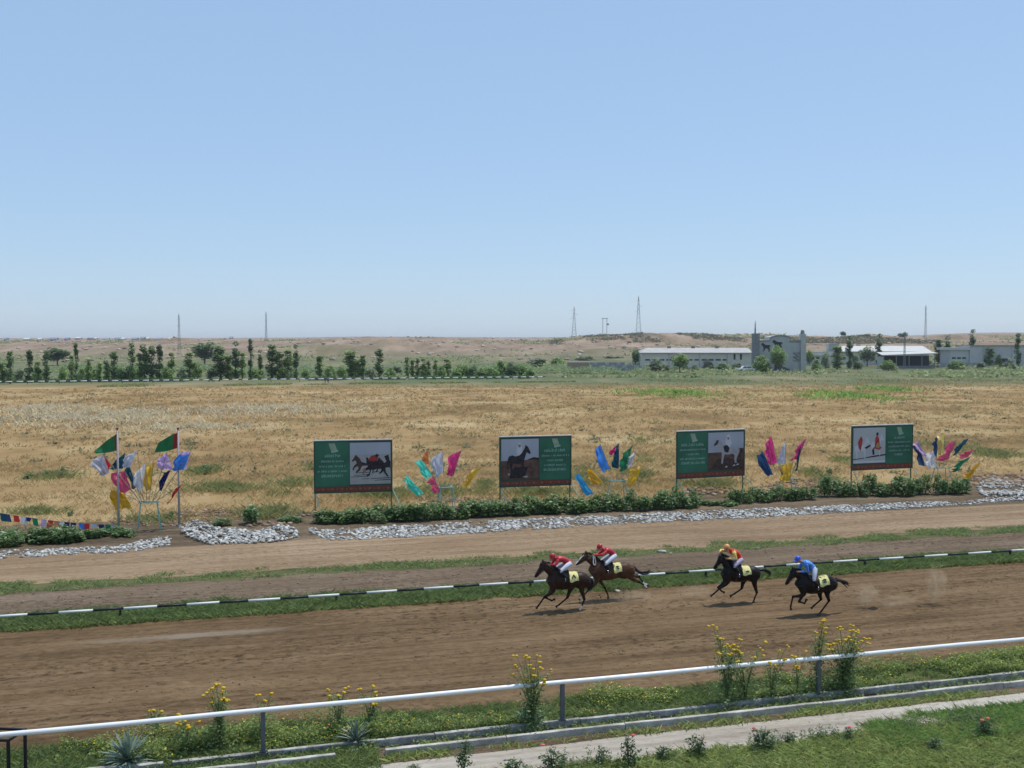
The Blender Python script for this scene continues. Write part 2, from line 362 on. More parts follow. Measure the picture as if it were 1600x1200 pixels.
strip('inner_track', 42.9, 48.1, .016, M_DARK, wob=.1, seed=10)
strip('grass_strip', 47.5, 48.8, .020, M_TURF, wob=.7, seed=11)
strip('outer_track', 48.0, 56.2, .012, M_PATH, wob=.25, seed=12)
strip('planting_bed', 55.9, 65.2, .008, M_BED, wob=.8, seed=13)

# the raked racing surface, with real furrows and hoof-churned bands in view
def furrow(u, v):
    edge = np.clip((v - 28.5) / .4, 0, 1) * np.clip((41.0 - v) / .4, 0, 1)
    rows = fbm(u * .06, v * 3.2, 51, 3) - .45
    churn = np.clip((fbm(u * .05, v * .55, 61, 3) - .42) * 5, .15, 1.0)
    z = .05 * rows + churn * (.15 * (fbm(u * 1.6, v * 3.0, 71, 3) - .45) + .17 * (fbm(u * 4.5, v * 7.0, 81, 2) - .38))
    return .035 + edge * z
us = np.arange(-13, 48, .10); vs = np.arange(28.4, 41.05, .07); UU, VV = np.meshgrid(us, vs)
Zt = np.maximum(furrow(UU, VV), .006); Vt = np.stack([(UU * CU - VV * SU).ravel(), (UU * SU + VV * CU).ravel(), Zt.ravel()], 1)
nu_, nv_ = len(us), len(vs); ii = (np.arange(nv_ - 1)[:, None] * nu_ + np.arange(nu_ - 1)[None, :]).ravel()
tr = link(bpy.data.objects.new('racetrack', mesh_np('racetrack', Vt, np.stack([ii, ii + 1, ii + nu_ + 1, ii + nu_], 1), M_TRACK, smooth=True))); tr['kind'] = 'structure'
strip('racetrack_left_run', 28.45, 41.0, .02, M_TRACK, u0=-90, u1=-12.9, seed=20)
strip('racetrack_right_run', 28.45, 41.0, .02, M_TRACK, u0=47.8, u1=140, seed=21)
def track_z(u, v): return float(furrow(np.array([u]), np.array([v]))[0])

# loose clods on the bare earth
def rocks(pos, size, seed, squash=.65):
    r = np.random.RandomState(seed); t = (1 + 5 ** .5) / 2
    iv = np.array([(-1, t, 0), (1, t, 0), (-1, -t, 0), (1, -t, 0), (0, -1, t), (0, 1, t), (0, -1, -t), (0, 1, -t), (t, 0, -1), (t, 0, 1), (-t, 0, -1), (-t, 0, 1)]) / 1.9
    fi = np.array([(0, 11, 5), (0, 5, 1), (0, 1, 7), (0, 7, 10), (0, 10, 11), (1, 5, 9), (5, 11, 4), (11, 10, 2), (10, 7, 6), (7, 1, 8), (3, 9, 4), (3, 4, 2), (3, 2, 6), (3, 6, 8), (3, 8, 9), (4, 9, 5), (2, 4, 11), (6, 2, 10), (8, 6, 7), (9, 8, 1)])
    n = len(pos); P = iv[None] * (.72 + .5 * r.rand(n, 12, 1)); a = r.rand(n) * 6.28; c, s = np.cos(a)[:, None], np.sin(a)[:, None]
    P = P * (np.stack([.8 + .5 * r.rand(n), .7 + .4 * r.rand(n), squash * (.7 + .5 * r.rand(n))], 1))[:, None, :]
    P = np.stack([P[..., 0] * c - P[..., 1] * s, P[..., 0] * s + P[..., 1] * c, P[..., 2]], 2) * size[:, None, None]
    V = P + pos[:, None, :]; V = V.reshape(-1, 3); F = (fi[None] + (np.arange(n) * 12)[:, None, None]).reshape(-1, 3); return V, F
M_CLOD = plain('clod_earth', (.18, .12, .066), .95, .2, 5, spec=.1, island=True, spread=.2)
n = 5000; u = RS.rand(n) * 60 - 13; v = 28.6 + RS.rand(n) * 12.2; k = fbm(u * .05, v * .55, 61, 3) + RS.rand(n) * .25 > .55; u, v = u[k], v[k]
z = furrow(u, v); sz = .012 + .028 * RS.rand(len(u)) ** 2
stuff('clods', *rocks(tp(u, v, z + sz * .2), sz, 1), M_CLOD, 'loose brown clods churned up along the racing surface', 'clods')
n = 1500; u = RS.rand(n) * 66 - 14; v = 43.3 + RS.rand(n) ** .7 * 3.9; sz = .015 + .06 * RS.rand(n) ** 5
stuff('clods', *rocks(tp(u, v, .016 + sz * .2), sz, 2), plain('clod_grey_earth', (.22, .16, .11), .95, .2, 5, spec=.1, island=True, spread=.2), 'crumbly earth lumps on the inner track behind the striped rail', 'clods')

# ------------------------------------------------------------------ kerbs: rows of cast stones
M_CONC = plain('kerb_concrete', (.44, .415, .37), .9, .35, 2.5, .7, spec=.15)
M_CONCD = plain('kerb_concrete_old', (.36, .34, .31), .9, .45, 3.5, 1.0, spec=.15)
def kerb(name, v0, v1, ztop, spans, mat, seed, tilt=.012):
    r = random.Random(seed); root = bpy.data.objects.new(name, None); COL.objects.link(root); root['kind'] = 'structure'
    root.location = T(0, v0); root.rotation_euler = (0, 0, TH)
    for a, b, L in spans:
        u = a
        while u < b - .2:
            l = min(L * r.uniform(.9, 1.1), b - u); mb = MB(); n = 6; w = v1 - v0; rows = []
            dz = r.uniform(-tilt, tilt); dv = r.uniform(-tilt, tilt)
            prof = [(0, -.02), (0, .93), (.06, 1.0), (.94, 1.0), (1, .93), (1, -.02)]
            for i in range(n + 1):
                x = .012 + (l - .024) * i / n; wig = r.uniform(-.008, .008)
                rows.append([(x, p[0] * w + dv + (wig if p[1] > .5 else 0), p[1] * (ztop + dz + (r.uniform(-.012, .006) if p[1] > .9 else 0))) for p in prof])
            mb.sheet([list(q) for q in rows])
            m0 = len(mb.v) - 6; mb.f += [(0, 1, 2, 3, 4, 5), (m0 + 5, m0 + 4, m0 + 3, m0 + 2, m0 + 1, m0)]; mb.m += [0, 0]
            o = mb.build('kerb_stone', mat, root); o.location = (u, 0, .012); u += l
    return root
kerb('kerb', 25.90, 26.02, .17, [(-60, 2.75, 2.9), (4.0, 60, 3.1)], M_CONC, 4)
kerb('kerb', 26.58, 26.74, .165, [(-60, -1.4, 1.9), (-1.2, 60, 2.2)], M_CONCD, 5, .02)
# broken lip lying along the old kerb's edge
# ------------------------------------------------------------------ white railing in front
RAILV, RAILH = 26.64, 1.235
M_WHITE = plain('white_paint', (.80, .80, .80), .35, .05, 1.5, .03, spec=.4)
M_POST = plain('grey_post_paint', (.11, .115, .125), .5, .2, 4, .1)
fr = thing('railing', 'white tubular railing on dark grey posts along the near edge of the track', 'railing', T(0, RAILV), TH)
mb = MB(); pts = [(x, .01 * math.sin(x * .7), RAILH + .008 * math.sin(x * .9 + 1)) for x in np.arange(-56, 88.1, 2.0)]
mb.tube(pts, .062, 12); mb.build('top_rail', M_WHITE, fr, True)
for k in range(-7, 11):
    x = 1.0 + 8.0 * k; mb = MB(); mb.box((x - .055, -.05, .16), (x + .055, .05, RAILH - .055), bev=.004)
    mb.box((x - .09, -.085, .19), (x + .09, .085, .206)); mb.build('post', M_POST, fr)
    mb = MB(); mb.box((x - .05, -.064, RAILH - .075), (x + .05, .064, RAILH - .045)); mb.build('bracket', M_POST, fr)

# ------------------------------------------------------------------ striped rail inside the track
SRV, SRH = 41.62, .45
M_BLACK = plain('black_paint', (.022, .022, .026), .45, .2, 2, .05)
M_SWHITE = plain('rail_white_paint', (.74, .74, .72), .5, .08, 2, .05)
sr = thing('striped_rail', 'low black and white striped rail in the grass beyond the racing surface', 'rail', T(0, SRV), TH)
# joints sighted along the rail
J0 = UV(PV(43, 962, SRV))[0]      # a black section starts here
unit = MB(); unit.tube([(0, 0, 0), (1, 0, 0)], .048, 10)
me_b = unit.me('rail_black', M_BLACK, True); me_w = unit.me('rail_white', M_SWHITE, True)
def rail_len(u, white): return (1.15 + .0026 * max(-60, min(60, u + 2))) * (1.055 if white else .945)
secs = []; u = J0; w = False
while u < 85: secs.append((u, rail_len(u, w), w)); u += secs[-1][1]; w = not w
u = J0; w = True
while u > -55: l = rail_len(u, w); u -= l; secs.append((u, l, w)); w = not w
for k, (u, l, w) in enumerate(sorted(secs)):
    o = obj('rail_section', me_w if w else me_b, sr, (u, .008 * math.sin(k * 1.3), SRH + .012 * math.sin(k * .45)), scale=(l, 1, 1)); o.rotation_euler = (0, .004 * math.sin(k * 2.1), 0)
pm = MB().box((-.04, -.04, -.1), (.04, .04, SRH - .05)).me('rail_post', M_BLACK)
for k in range(-6, 12):
    obj('post', pm, sr, (UV(PV(188, 958, SRV))[0] + 8.15 * k, 0, 0))

# ------------------------------------------------------------------ grass and ground cover
G_STRIP = leafmat('strip_grass', (.165, .215, .075)); G_LAWN = leafmat('lawn_grass', (.24, .285, .09)); G_DRY = leafmat('dry_grass', (.47, .335, .16), .35, .8, .2)
def grass_band(name, u0, u1, v0, v1, per, h, w, label, mat, seed, thr=None, edge=.3, lean=2.0):
    r = np.random.RandomState(seed); n = int((u1 - u0) * (v1 - v0) * per); u = u0 + r.rand(n) * (u1 - u0); t = r.rand(n); v = v0 + t * (v1 - v0)
    wob = edge * (fbm(u * .9, u * 0 + seed, seed, 3) - .47) * 2.4
    keep = (v > v0 + np.abs(wob) * .8) & (v < v1 + wob - edge * .3); nz = fbm(u * .8, v * 1.2, seed + 3, 3)
    if thr: keep &= nz + r.rand(n) * .2 > thr
    u, v, nz = u[keep], v[keep], nz[keep]; hh = h * (.5 + .9 * r.rand(len(u))) * (.5 + 1.2 * nz)
    return stuff(name, *blades(tp(u, v, .01), hh, w * (.6 + .8 * r.rand(len(u))), lean, seed), mat, label, 'grass')
grass_band('rail_grass', -14, 52, 40.75, 43.2, 620, .20, .028, 'green grass growing beneath the black and white striped rail', G_STRIP, 31, .36)
grass_band('strip_grass', -16, 56, 47.1, 49.5, 300, .12, .03, 'thin green grass strip dividing the two dirt tracks', leafmat('thin_grass', (.20, .245, .095)), 32, .52, .8)
grass_band('lawn_grass', 2.0, 31, 18.5, 24.15, 640, .10, .028, 'green lawn in the near corner below the path', G_LAWN, 33, None, .25, 3.0)
grass_band('tall_lawn_grass', 16.8, 31, 22.6, 24.75, 900, .13, .02, 'taller bright green grass at the right end of the path', leafmat('bright_grass', (.18, .27, .075)), 34, .42, .3)
grass_band('verge_grass', -9, 28, 25.4, 25.9, 420, .12, .03, 'tufts of grass along the foot of the near kerb', G_LAWN, 35, .46, .1)
grass_band('verge_grass', -9, 3.8, 25.0, 27.3, 800, .13, .022, 'weedy green grass around the broken kerb at lower left', G_STRIP, 36, .35, .15)
grass_band('gutter_grass', 5, 28, 26.06, 26.5, 240, .12, .03, 'weeds sprouting in the gutter between the two kerbs', G_LAWN, 37, .5, .05)
grass_band('bed_grass', -14, 32, 26.85, 28.75, 620, .15, .022, 'grass filling the flower bed behind the railing', G_STRIP, 38, .40, .2)

# low flowering cover in the bed: leafy stems with tiny yellow heads
def cover(u0, u1, v0, v1, per, seed, thr, hmax):
    r = np.random.RandomState(seed); n = int((u1 - u0) * (v1 - v0) * per); u = u0 + r.rand(n) * (u1 - u0); v = v0 + r.rand(n) * (v1 - v0)
    d = fbm(u * .55, v * .9, seed, 3); k = d > thr; u, v, d = u[k], v[k], d[k]
    z = .02 + r.rand(len(u)) * hmax * np.clip((d - thr) * 6 + .25, 0, 1); V, F = leaves(tp(u, v, z), .034, seed, .4)
    top = (z > np.percentile(z, 40)) & (r.rand(len(u)) < .035); Vf, Ff = leaves(tp(u[top], v[top], z[top] + .03), .024, seed + 1, 2.0, .9)
    fm = np.concatenate([np.zeros(len(F), int), np.where(r.rand(len(Ff)) < .18, 2, 1)]); Vj, Fj = join([(V, F), (Vf, Ff)]); return Vj, Fj, fm
M_COVER = leafmat('cover_leaf', (.19, .245, .07)); M_YEL = plain('yellow_petal', (.78, .58, .02), .5, .1, 5, island=True, trans=.2)
M_ORG = plain('orange_petal', (.72, .16, .02), .5, .1, 5, trans=.2); M_PINK = plain('rose_petal', (.75, .18, .16), .5, .1, 5, trans=.2)
for a, b, lab in ((-4, 3, 'low marigold cover with tiny yellow heads left of the first post'), (2.9, 8.4, 'low yellow-flecked cover between the first two railing posts'),
                  (9.6, 17.2, 'low yellow-flecked cover between the second and third railing posts'), (17.4, 30, 'golden flowering cover right of the third railing post')):
    V, F, fm = cover(a, b, 26.9, 28.5, 2100, int(40 + a), .42, .5)
    stuff('flower_cover', V, F, [M_COVER, M_YEL, M_ORG], lab, 'flowers', fm)

# the dry field: straw tufts as real blades where they can be seen, colour beyond
def field_tufts(vmin, vmax, u0, u1, per, blades_per, h, w, seed):
    r = np.random.RandomState(seed); n = int((vmax - vmin) * (u1 - u0) * per); u = u0 + r.rand(n) * (u1 - u0); v = vmin + r.rand(n) * (vmax - vmin)
    d = fbm(u * .16, v * .25, seed, 4); k = d + r.rand(n) * .25 > .50; u, v, d = u[k], v[k], d[k]; b = np.repeat(np.arange(len(u)), blades_per)
    u = u[b] + r.normal(size=len(b)) * .16; v = v[b] + r.normal(size=len(b)) * .16; hh = h * (.4 + .9 * r.rand(len(b))) * (.5 + d[b])
    return blades(tp(u, v, 0), hh, w * (.6 + .8 * r.rand(len(b))), 1.8, seed)
stuff('dry_field_grass', *field_tufts(63.5, 100, -45, 95, 5.0, 5, .22, .026, 41), G_DRY, 'straw-coloured dry grass covering the field behind the billboards', 'grass')
stuff('dry_field_grass', *field_tufts(100, 190, -90, 160, .8, 5, .28, .10, 42), G_DRY, 'straw-coloured dry grass across the middle of the field', 'grass')
stuff('dry_field_grass', *field_tufts(190, 262, -130, 220, .3, 5, .3, .18, 43), G_DRY, 'straw-coloured dry grass at the far side of the field', 'grass')
G_PALE = leafmat('pale_grass', (.70, .60, .40), .35, .8, .2)
def patch(cx, cy, rx, ry, n, h, w, seed, lean=.8):
    """blades within an ellipse sighted on the ground"""
    r = np.random.RandomState(seed); a = r.rand(n) * 6.283; q = np.abs(r.normal(0, .55, n)); c = G(cx, cy)
    lx = rx / FPX * c.y; ly = abs(G(cx, cy - ry).y - G(cx, cy + ry).y) / 2
    p = np.stack([c.x + lx * q * np.cos(a), c.y + ly * q * np.sin(a), np.zeros(n)], 1); d = fbm(p[:, 0] * .5, p[:, 1] * .35, seed, 3); p = p[d > .41]
    return blades(p, h * (.5 + .8 * r.rand(len(p))), np.full(len(p), w), lean + .8, seed)
stuff('pale_field_grass', *join([patch(150, 652, 190, 16, 9000, .5, .16, 1), patch(420, 640, 160, 12, 4000, .5, .16, 2), patch(60, 640, 90, 9, 3000, .5, .16, 3), patch(300, 668, 110, 9, 3000, .45, .14, 4)]), G_PALE, 'bleached pale grass sweeping across the left of the field', 'grass')
G_WEED = leafmat('weed_green', (.26, .26, .10)); G_WEEDB = leafmat('weed_bright', (.23, .33, .085)); G_WEEDD = leafmat('weed_dark', (.10, .16, .07))
stuff('field_weeds', *join([patch(1055, 615, 82, 7, 2600, .75, .30, 5)]), G_WEEDB, 'long bright green weed patch in the field behind the third billboard', 'weeds')
stuff('field_weeds', *join([patch(1330, 619, 60, 8, 2200, .75, .30, 6), patch(1385, 609, 45, 4, 1200, .75, .30, 7), patch(1265, 620, 30, 5, 400, .6, .25, 8)]), G_WEEDB, 'bright green weed patch in the field at right', 'weeds')
wl = [(320, 738, 28, 8, 900), (350, 765, 75, 12, 2200), (90, 746, 50, 7, 900), (450, 762, 55, 18, 1500), (700, 770, 60, 12, 1200), (760, 760, 20, 18, 700), (925, 750, 60, 22, 2400),
      (1020, 720, 45, 10, 800), (1000, 745, 40, 14, 1000), (1210, 725, 30, 12, 700), (1270, 740, 35, 20, 1000), (1500, 705, 40, 14, 1200), (1560, 712, 55, 22, 2600), (1310, 720, 20, 10, 400),
      (600, 775, 70, 9, 1300), (840, 772, 70, 7, 900), (1110, 758, 60, 8, 900), (490, 735, 40, 8, 500), (60, 802, 60, 6, 600), (420, 805, 50, 10, 1400), (250, 812, 60, 8, 700), (1000, 690, 30, 5, 250)]
stuff('field_weeds', *join([patch(a, b, c, d, int(n_ * 1.2), .42, .03, 50 + i) for i, (a, b, c, d, n_) in enumerate(wl)]), G_WEED, 'olive green weeds mixed into the dry grass behind the billboards', 'weeds')

# white-washed stones edging the bed
M_STONE = plain('whitewashed_stone', (.42, .41, .38), .9, .4, 6, .5, spec=.15, island=True, spread=.5)
def stone_patch(pts_px, per, smin, smax, seed, label, mound=0.0):
    poly = [UV(G(*p)) for p in pts_px]; r = np.random.RandomState(seed); us_ = [p[0] for p in poly]; vs_ = [p[1] for p in poly]
    A = (max(us_) - min(us_)) * (max(vs_) - min(vs_)); n = int(A * per); u = min(us_) + r.rand(n) * (max(us_) - min(us_)); v = min(vs_) + r.rand(n) * (max(vs_) - min(vs_))
    ins = np.zeros(n, bool); j = len(poly) - 1
    for i in range(len(poly)):
        (xi, yi), (xj, yj) = poly[i], poly[j]; c = ((yi > v) != (yj > v)) & (u < (xj - xi) * (v - yi) / (yj - yi + 1e-9) + xi); ins ^= c; j = i
    d = fbm(u * .9, v * .9, seed, 3); ins &= d + r.rand(n) * .35 > .56
    u, v = u[ins], v[ins]; sz = smin + (smax - smin) * r.rand(len(u)) ** 1.5; z = .01 + sz * .25 + mound * np.clip(fbm(u * .4, v * .4, seed + 2, 2) - .2, 0, 1)
    stuff('white_stones', *rocks(tp(u, v, z), sz, seed), M_STONE, label, 'stones')
stone_patch([(0, 861), (120, 858), (200, 851), (235, 843), (266, 836), (266, 852), (200, 864), (100, 868), (0, 874)], 60, .05, .13, 61, 'whitewashed stones edging the planting bed at far left')
stone_patch([(284, 828), (300, 816), (318, 817), (345, 828), (400, 834), (440, 823), (462, 825), (468, 841), (430, 848), (360, 852), (320, 852), (283, 836)], 56, .055, .14, 62, 'heap of whitewashed stones beside the right flagpole', .35)
stone_patch([(478, 824), (498, 828), (560, 826), (800, 813), (1000, 804), (1200, 795), (1500, 783), (1548, 778), (1560, 786), (1200, 809), (1000, 818), (800, 830), (620, 841), (520, 845), (492, 838)], 54, .05, .13, 63, 'long band of whitewashed stones along the foot of the hedge')
stone_patch([(1525, 760), (1548, 750), (1575, 756), (1680, 762), (1680, 780), (1560, 784), (1530, 772)], 44, .06, .15, 64, 'spread of whitewashed stones at the right end of the hedge', .3)
# dug earth lumps behind the bed
M_LUMP = plain('dug_earth', (.26, .19, .135), .95, .25, 3, .6, spec=.1, island=True)
pos = []; szs = []
for cx, cy, rx, ry, nn, s in [(1270, 758, 60, 10, 160, .17), (1560, 752, 60, 9, 260, .24), (1110, 768, 50, 7, 70, .2), (760, 783, 70, 5, 120, .12), (330, 802, 60, 6, 160, .14), (430, 805, 60, 6, 90, .15), (690, 781, 40, 4, 90, .14), (240, 815, 70, 8, 160, .12), (1200, 763, 25, 6, 50, .14), (420, 820, 40, 5, 60, .15)]:
    for _ in range(nn):
        a = rnd.random() * 6.28; q = math.sqrt(rnd.random()); p = G(cx + rx * q * math.cos(a), cy + ry * q * math.sin(a)); ss = s * rnd.uniform(.4, 1.3); pos.append((p.x, p.y, ss * .25)); szs.append(ss)
stuff('earth_lumps', *rocks(np.array(pos), np.array(szs), 65), M_LUMP, 'dug brown earth lumps heaped behind the hedge', 'earth')

# ================================================================== FAR THINGS
rt = random.Random(21)
def ground_z(x, y): return float(terrain(np.array([x]), np.array([y]))[0])
LEAFMATS = [leafmat('poplar_leaf', (.15, .24, .095)), leafmat('tree_leaf_dark', (.10, .17, .075)), leafmat('tree_leaf_light', (.23, .33, .11)), leafmat('olive_leaf', (.24, .29, .18))]
M_BARK = plain('bark', (.16, .12, .085), .9, .25, 4, .5)
def crown_mesh(kind, seed, mat, n):
    """Leaf clumps filling a unit-high envelope; poplar = narrow column, round = broad head."""
    r = np.random.RandomState(seed); pts = []
    nb = 26 if kind == 'poplar' else 30
    if kind == 'poplar':
        t = np.sort(r.rand(nb)) * .9 + .08; rad = .5 * np.clip(np.sin(np.pi * np.clip(t, 0, 1) ** .75), .05, 1) ** .7 * (.55 + .5 * r.rand(nb)); a = r.rand(nb) * 6.28
        c = np.stack([np.cos(a) * rad * .62, np.sin(a) * rad * .62, t], 1); cr = np.stack([.24 + .14 * r.rand(nb)] * 2 + [.055 + .03 * r.rand(nb)], 1)
    elif kind == 'round':
        q = r.normal(size=(nb, 3)); q /= np.linalg.norm(q, axis=1)[:, None]; q *= (.25 + .65 * r.rand(nb) ** .5)[:, None]
        c = np.stack([q[:, 0] * .42, q[:, 1] * .42, .60 + q[:, 2] * .36], 1); cr = np.full((nb, 3), .1) + .1 * r.rand(nb, 1)
    else:   # bush: foliage down to the ground
        q = r.normal(size=(nb, 3)); q /= np.linalg.norm(q, axis=1)[:, None]; q *= (.2 + .7 * r.rand(nb) ** .5)[:, None]
        c = np.stack([q[:, 0] * .42, q[:, 1] * .42, np.abs(q[:, 2]) * .72 + .12], 1); cr = np.full((nb, 3), .11) + .1 * r.rand(nb, 1)
    k = r.randint(0, nb, n); d = r.normal(size=(n, 3)); d /= np.linalg.norm(d, axis=1)[:, None]; d *= (.4 + .6 * r.rand(n) ** .4)[:, None]
    p = c[k] + d * cr[k]; V, F = leaves(p, 1.0, seed, .6, .6)
    sc = np.array([.12, .12, .028]) if kind == 'poplar' else np.array([.055, .055, .042]); V = (V - np.repeat(p, 4, 0)) * sc + np.repeat(p, 4, 0)
    return mesh_np('crown', V, F, mat)
def trunk_mesh(kind, seed):
    r = random.Random(seed); mb = MB()
    if kind == 'poplar':
        mb.tube([(0, 0, -.02), (.02, 0, .3), (-.02, .01, .6), (0, 0, .93)], [.075, .055, .035, .01], 6)
        for k in range(7):
            a = r.uniform(0, 6.28); z = r.uniform(.15, .7); mb.tube([(0, 0, z), (.18 * math.cos(a), .18 * math.sin(a), z + .1), (.28 * math.cos(a), .28 * math.sin(a), z + .25)], [.028, .018, .006], 4)
    else:
        mb.tube([(0, 0, -.02), (.01, 0, .15), (0, .01, .32)], [.035, .028, .024], 6)
        for k in range(6):
            a = k * 1.05 + r.uniform(-.3, .3); mb.tube([(0, 0, .27), (.14 * math.cos(a), .14 * math.sin(a), .48), (.3 * math.cos(a), .3 * math.sin(a), .72)], [.02, .013, .004], 4)
    return mb.me('trunk', M_BARK)
CROWN = {('poplar', m): [crown_mesh('poplar', 100 + i + 10 * m, LEAFMATS[m], 1100) for i in range(3)] for m in (0, 1, 2)}
CROWN.update({('round', m): [crown_mesh('round', 200 + i + 10 * m, LEAFMATS[m], 1500) for i in range(2)] for m in (1, 2, 3)})
CROWN.update({('bush', m): [crown_mesh('bush', 300 + i + 10 * m, LEAFMATS[m], 1400) for i in range(2)] for m in (1, 2, 3)})
TRUNK = {'poplar': [trunk_mesh('poplar', i) for i in range(2)], 'round': [trunk_mesh('round', i) for i in range(2)], 'bush': [trunk_mesh('round', 9)]}
def tree(px, top, base, wpx, kind, m, name, label, group, cat='tree'):
    p = G(px, base); k = p.y / FPX; H = (base - top) * k; W = wpx * k * (1.08 if kind == 'poplar' else 1.15)
    if p.y > 470: p.z = ground_z(p.x, p.y)
    o = thing(name, label, cat, (p.x, p.y, 0), rt.uniform(0, 6.28), group)
    a = obj('trunk', rt.choice(TRUNK[kind]), o, scale=(W if kind == 'poplar' else W, W if kind == 'poplar' else W, H))
    b = obj('crown', rt.choice(CROWN[(kind, m)]), o, scale=(W, W, H)); return o
LEFT = [(4, 563, 598, 17, 'poplar', 2), (16, 550, 600, 13, 'poplar', 0), (46, 548, 598, 13, 'poplar', 1), (60, 566, 597, 12, 'poplar', 2), (73, 549, 597, 12, 'poplar', 0), (112, 556, 597, 11, 'poplar', 2), (119, 537, 596, 9, 'poplar', 1), (138, 557, 597, 11, 'poplar', 2),
        (156, 564, 597, 9, 'poplar', 2), (167, 560, 596, 11, 'poplar', 0), (178, 550, 594, 15, 'poplar', 0), (195, 565, 595, 26, 'bush', 1), (207, 537, 596, 12, 'poplar', 0), (218, 552, 594, 12, 'poplar', 2), (226, 534, 594, 15, 'poplar', 0), (238, 541, 594, 15, 'poplar', 0),
        (249, 540, 594, 13, 'poplar', 1), (268, 552, 592, 11, 'poplar', 2), (297, 552, 592, 18, 'poplar', 2), (308, 560, 592, 16, 'bush', 2), (345, 537, 592, 24, 'poplar', 0), (357, 556, 592, 14, 'poplar', 2), (368, 533, 593, 13, 'poplar', 1), (379, 552, 593, 12, 'poplar', 2),
        (392, 531, 592, 9, 'poplar', 1), (407, 546, 591, 8, 'poplar', 1), (425, 540, 591, 20, 'poplar', 0), (437, 550, 591, 16, 'poplar', 0), (450, 548, 591, 20, 'poplar', 2), (463, 538, 592, 9, 'poplar', 1), (500, 556, 590, 14, 'poplar', 2), (518, 566, 590, 16, 'bush', 2), (548, 545, 590, 24, 'poplar', 2),
        (556, 556, 590, 20, 'bush', 2), (567, 556, 590, 13, 'poplar', 0), (592, 546, 589, 16, 'poplar', 0), (636, 558, 590, 9, 'poplar', 2), (645, 562, 590, 9, 'poplar', 2), (653, 560, 590, 8, 'poplar', 0), (661, 561, 590, 9, 'poplar', 2), (669, 564, 590, 9, 'poplar', 0), (681, 563, 589, 9, 'poplar', 2),
        (698, 562, 589, 15, 'poplar', 2), (722, 564, 589, 28, 'bush', 2), (738, 566, 589, 20, 'bush', 1), (782, 556, 588, 24, 'bush', 2), (800, 560, 588, 26, 'bush', 1), (815, 563, 587, 22, 'bush', 2)]
KN = {'poplar': ['slim mid-green poplar', 'slim dark green poplar', 'slim pale green poplar'], 'bush': ['', 'dark bushy sapling', 'green bushy sapling', ''], 'round': ['', 'broad dark tree', 'broad light green tree', 'grey-green tree']}
for i, t in enumerate(LEFT):
    tree(*t, 'poplar_tree' if t[4] == 'poplar' else 'bushy_tree', '%s, %s from left in the far row beyond the field' % (KN[t[4]][t[5]], ordinal(i) if i else 'first'), 'trees in the far row beyond the field')
for i, px in enumerate((30, 58, 98, 128, 148, 186, 214, 260, 284, 330, 362, 400, 442, 478, 512, 534, 580, 610, 664, 690, 712, 752, 768, 828)):
    tree(px, rt.uniform(566, 575), 594 - px * .006, rt.uniform(14, 26), 'bush', rt.choice((2, 2, 3)), 'sapling', 'low light green sapling, %s from left along the far rail' % (ordinal(i) if i else 'first'), 'saplings along the far rail')
for px, top, base, w, k, m, lab in [(90, 543, 572, 38, 'round', 1, 'broad dark tree behind the left end of the poplar row'), (320, 535, 571, 40, 'round', 1, 'broad dark tree with spreading crown behind the poplars'), (620, 567, 585, 20, 'bush', 3, 'grey shrub behind the gap in the far poplar row'),
                                    (840, 556, 573, 40, 'bush', 3, 'olive shrub thicket left of the tan container, nearest to it'), (870, 556, 571, 30, 'bush', 2, 'green shrub just behind the tan container'), (915, 552, 568, 40, 'bush', 3, 'olive shrub behind the grey block wall, left'), (960, 552, 567, 40, 'bush', 3, 'olive shrub behind the grey block wall, right')]:
    tree(px, top, base, w, k, m, 'broad_tree' if k == 'round' else 'shrub', lab, None, 'tree' if k == 'round' else 'shrub')
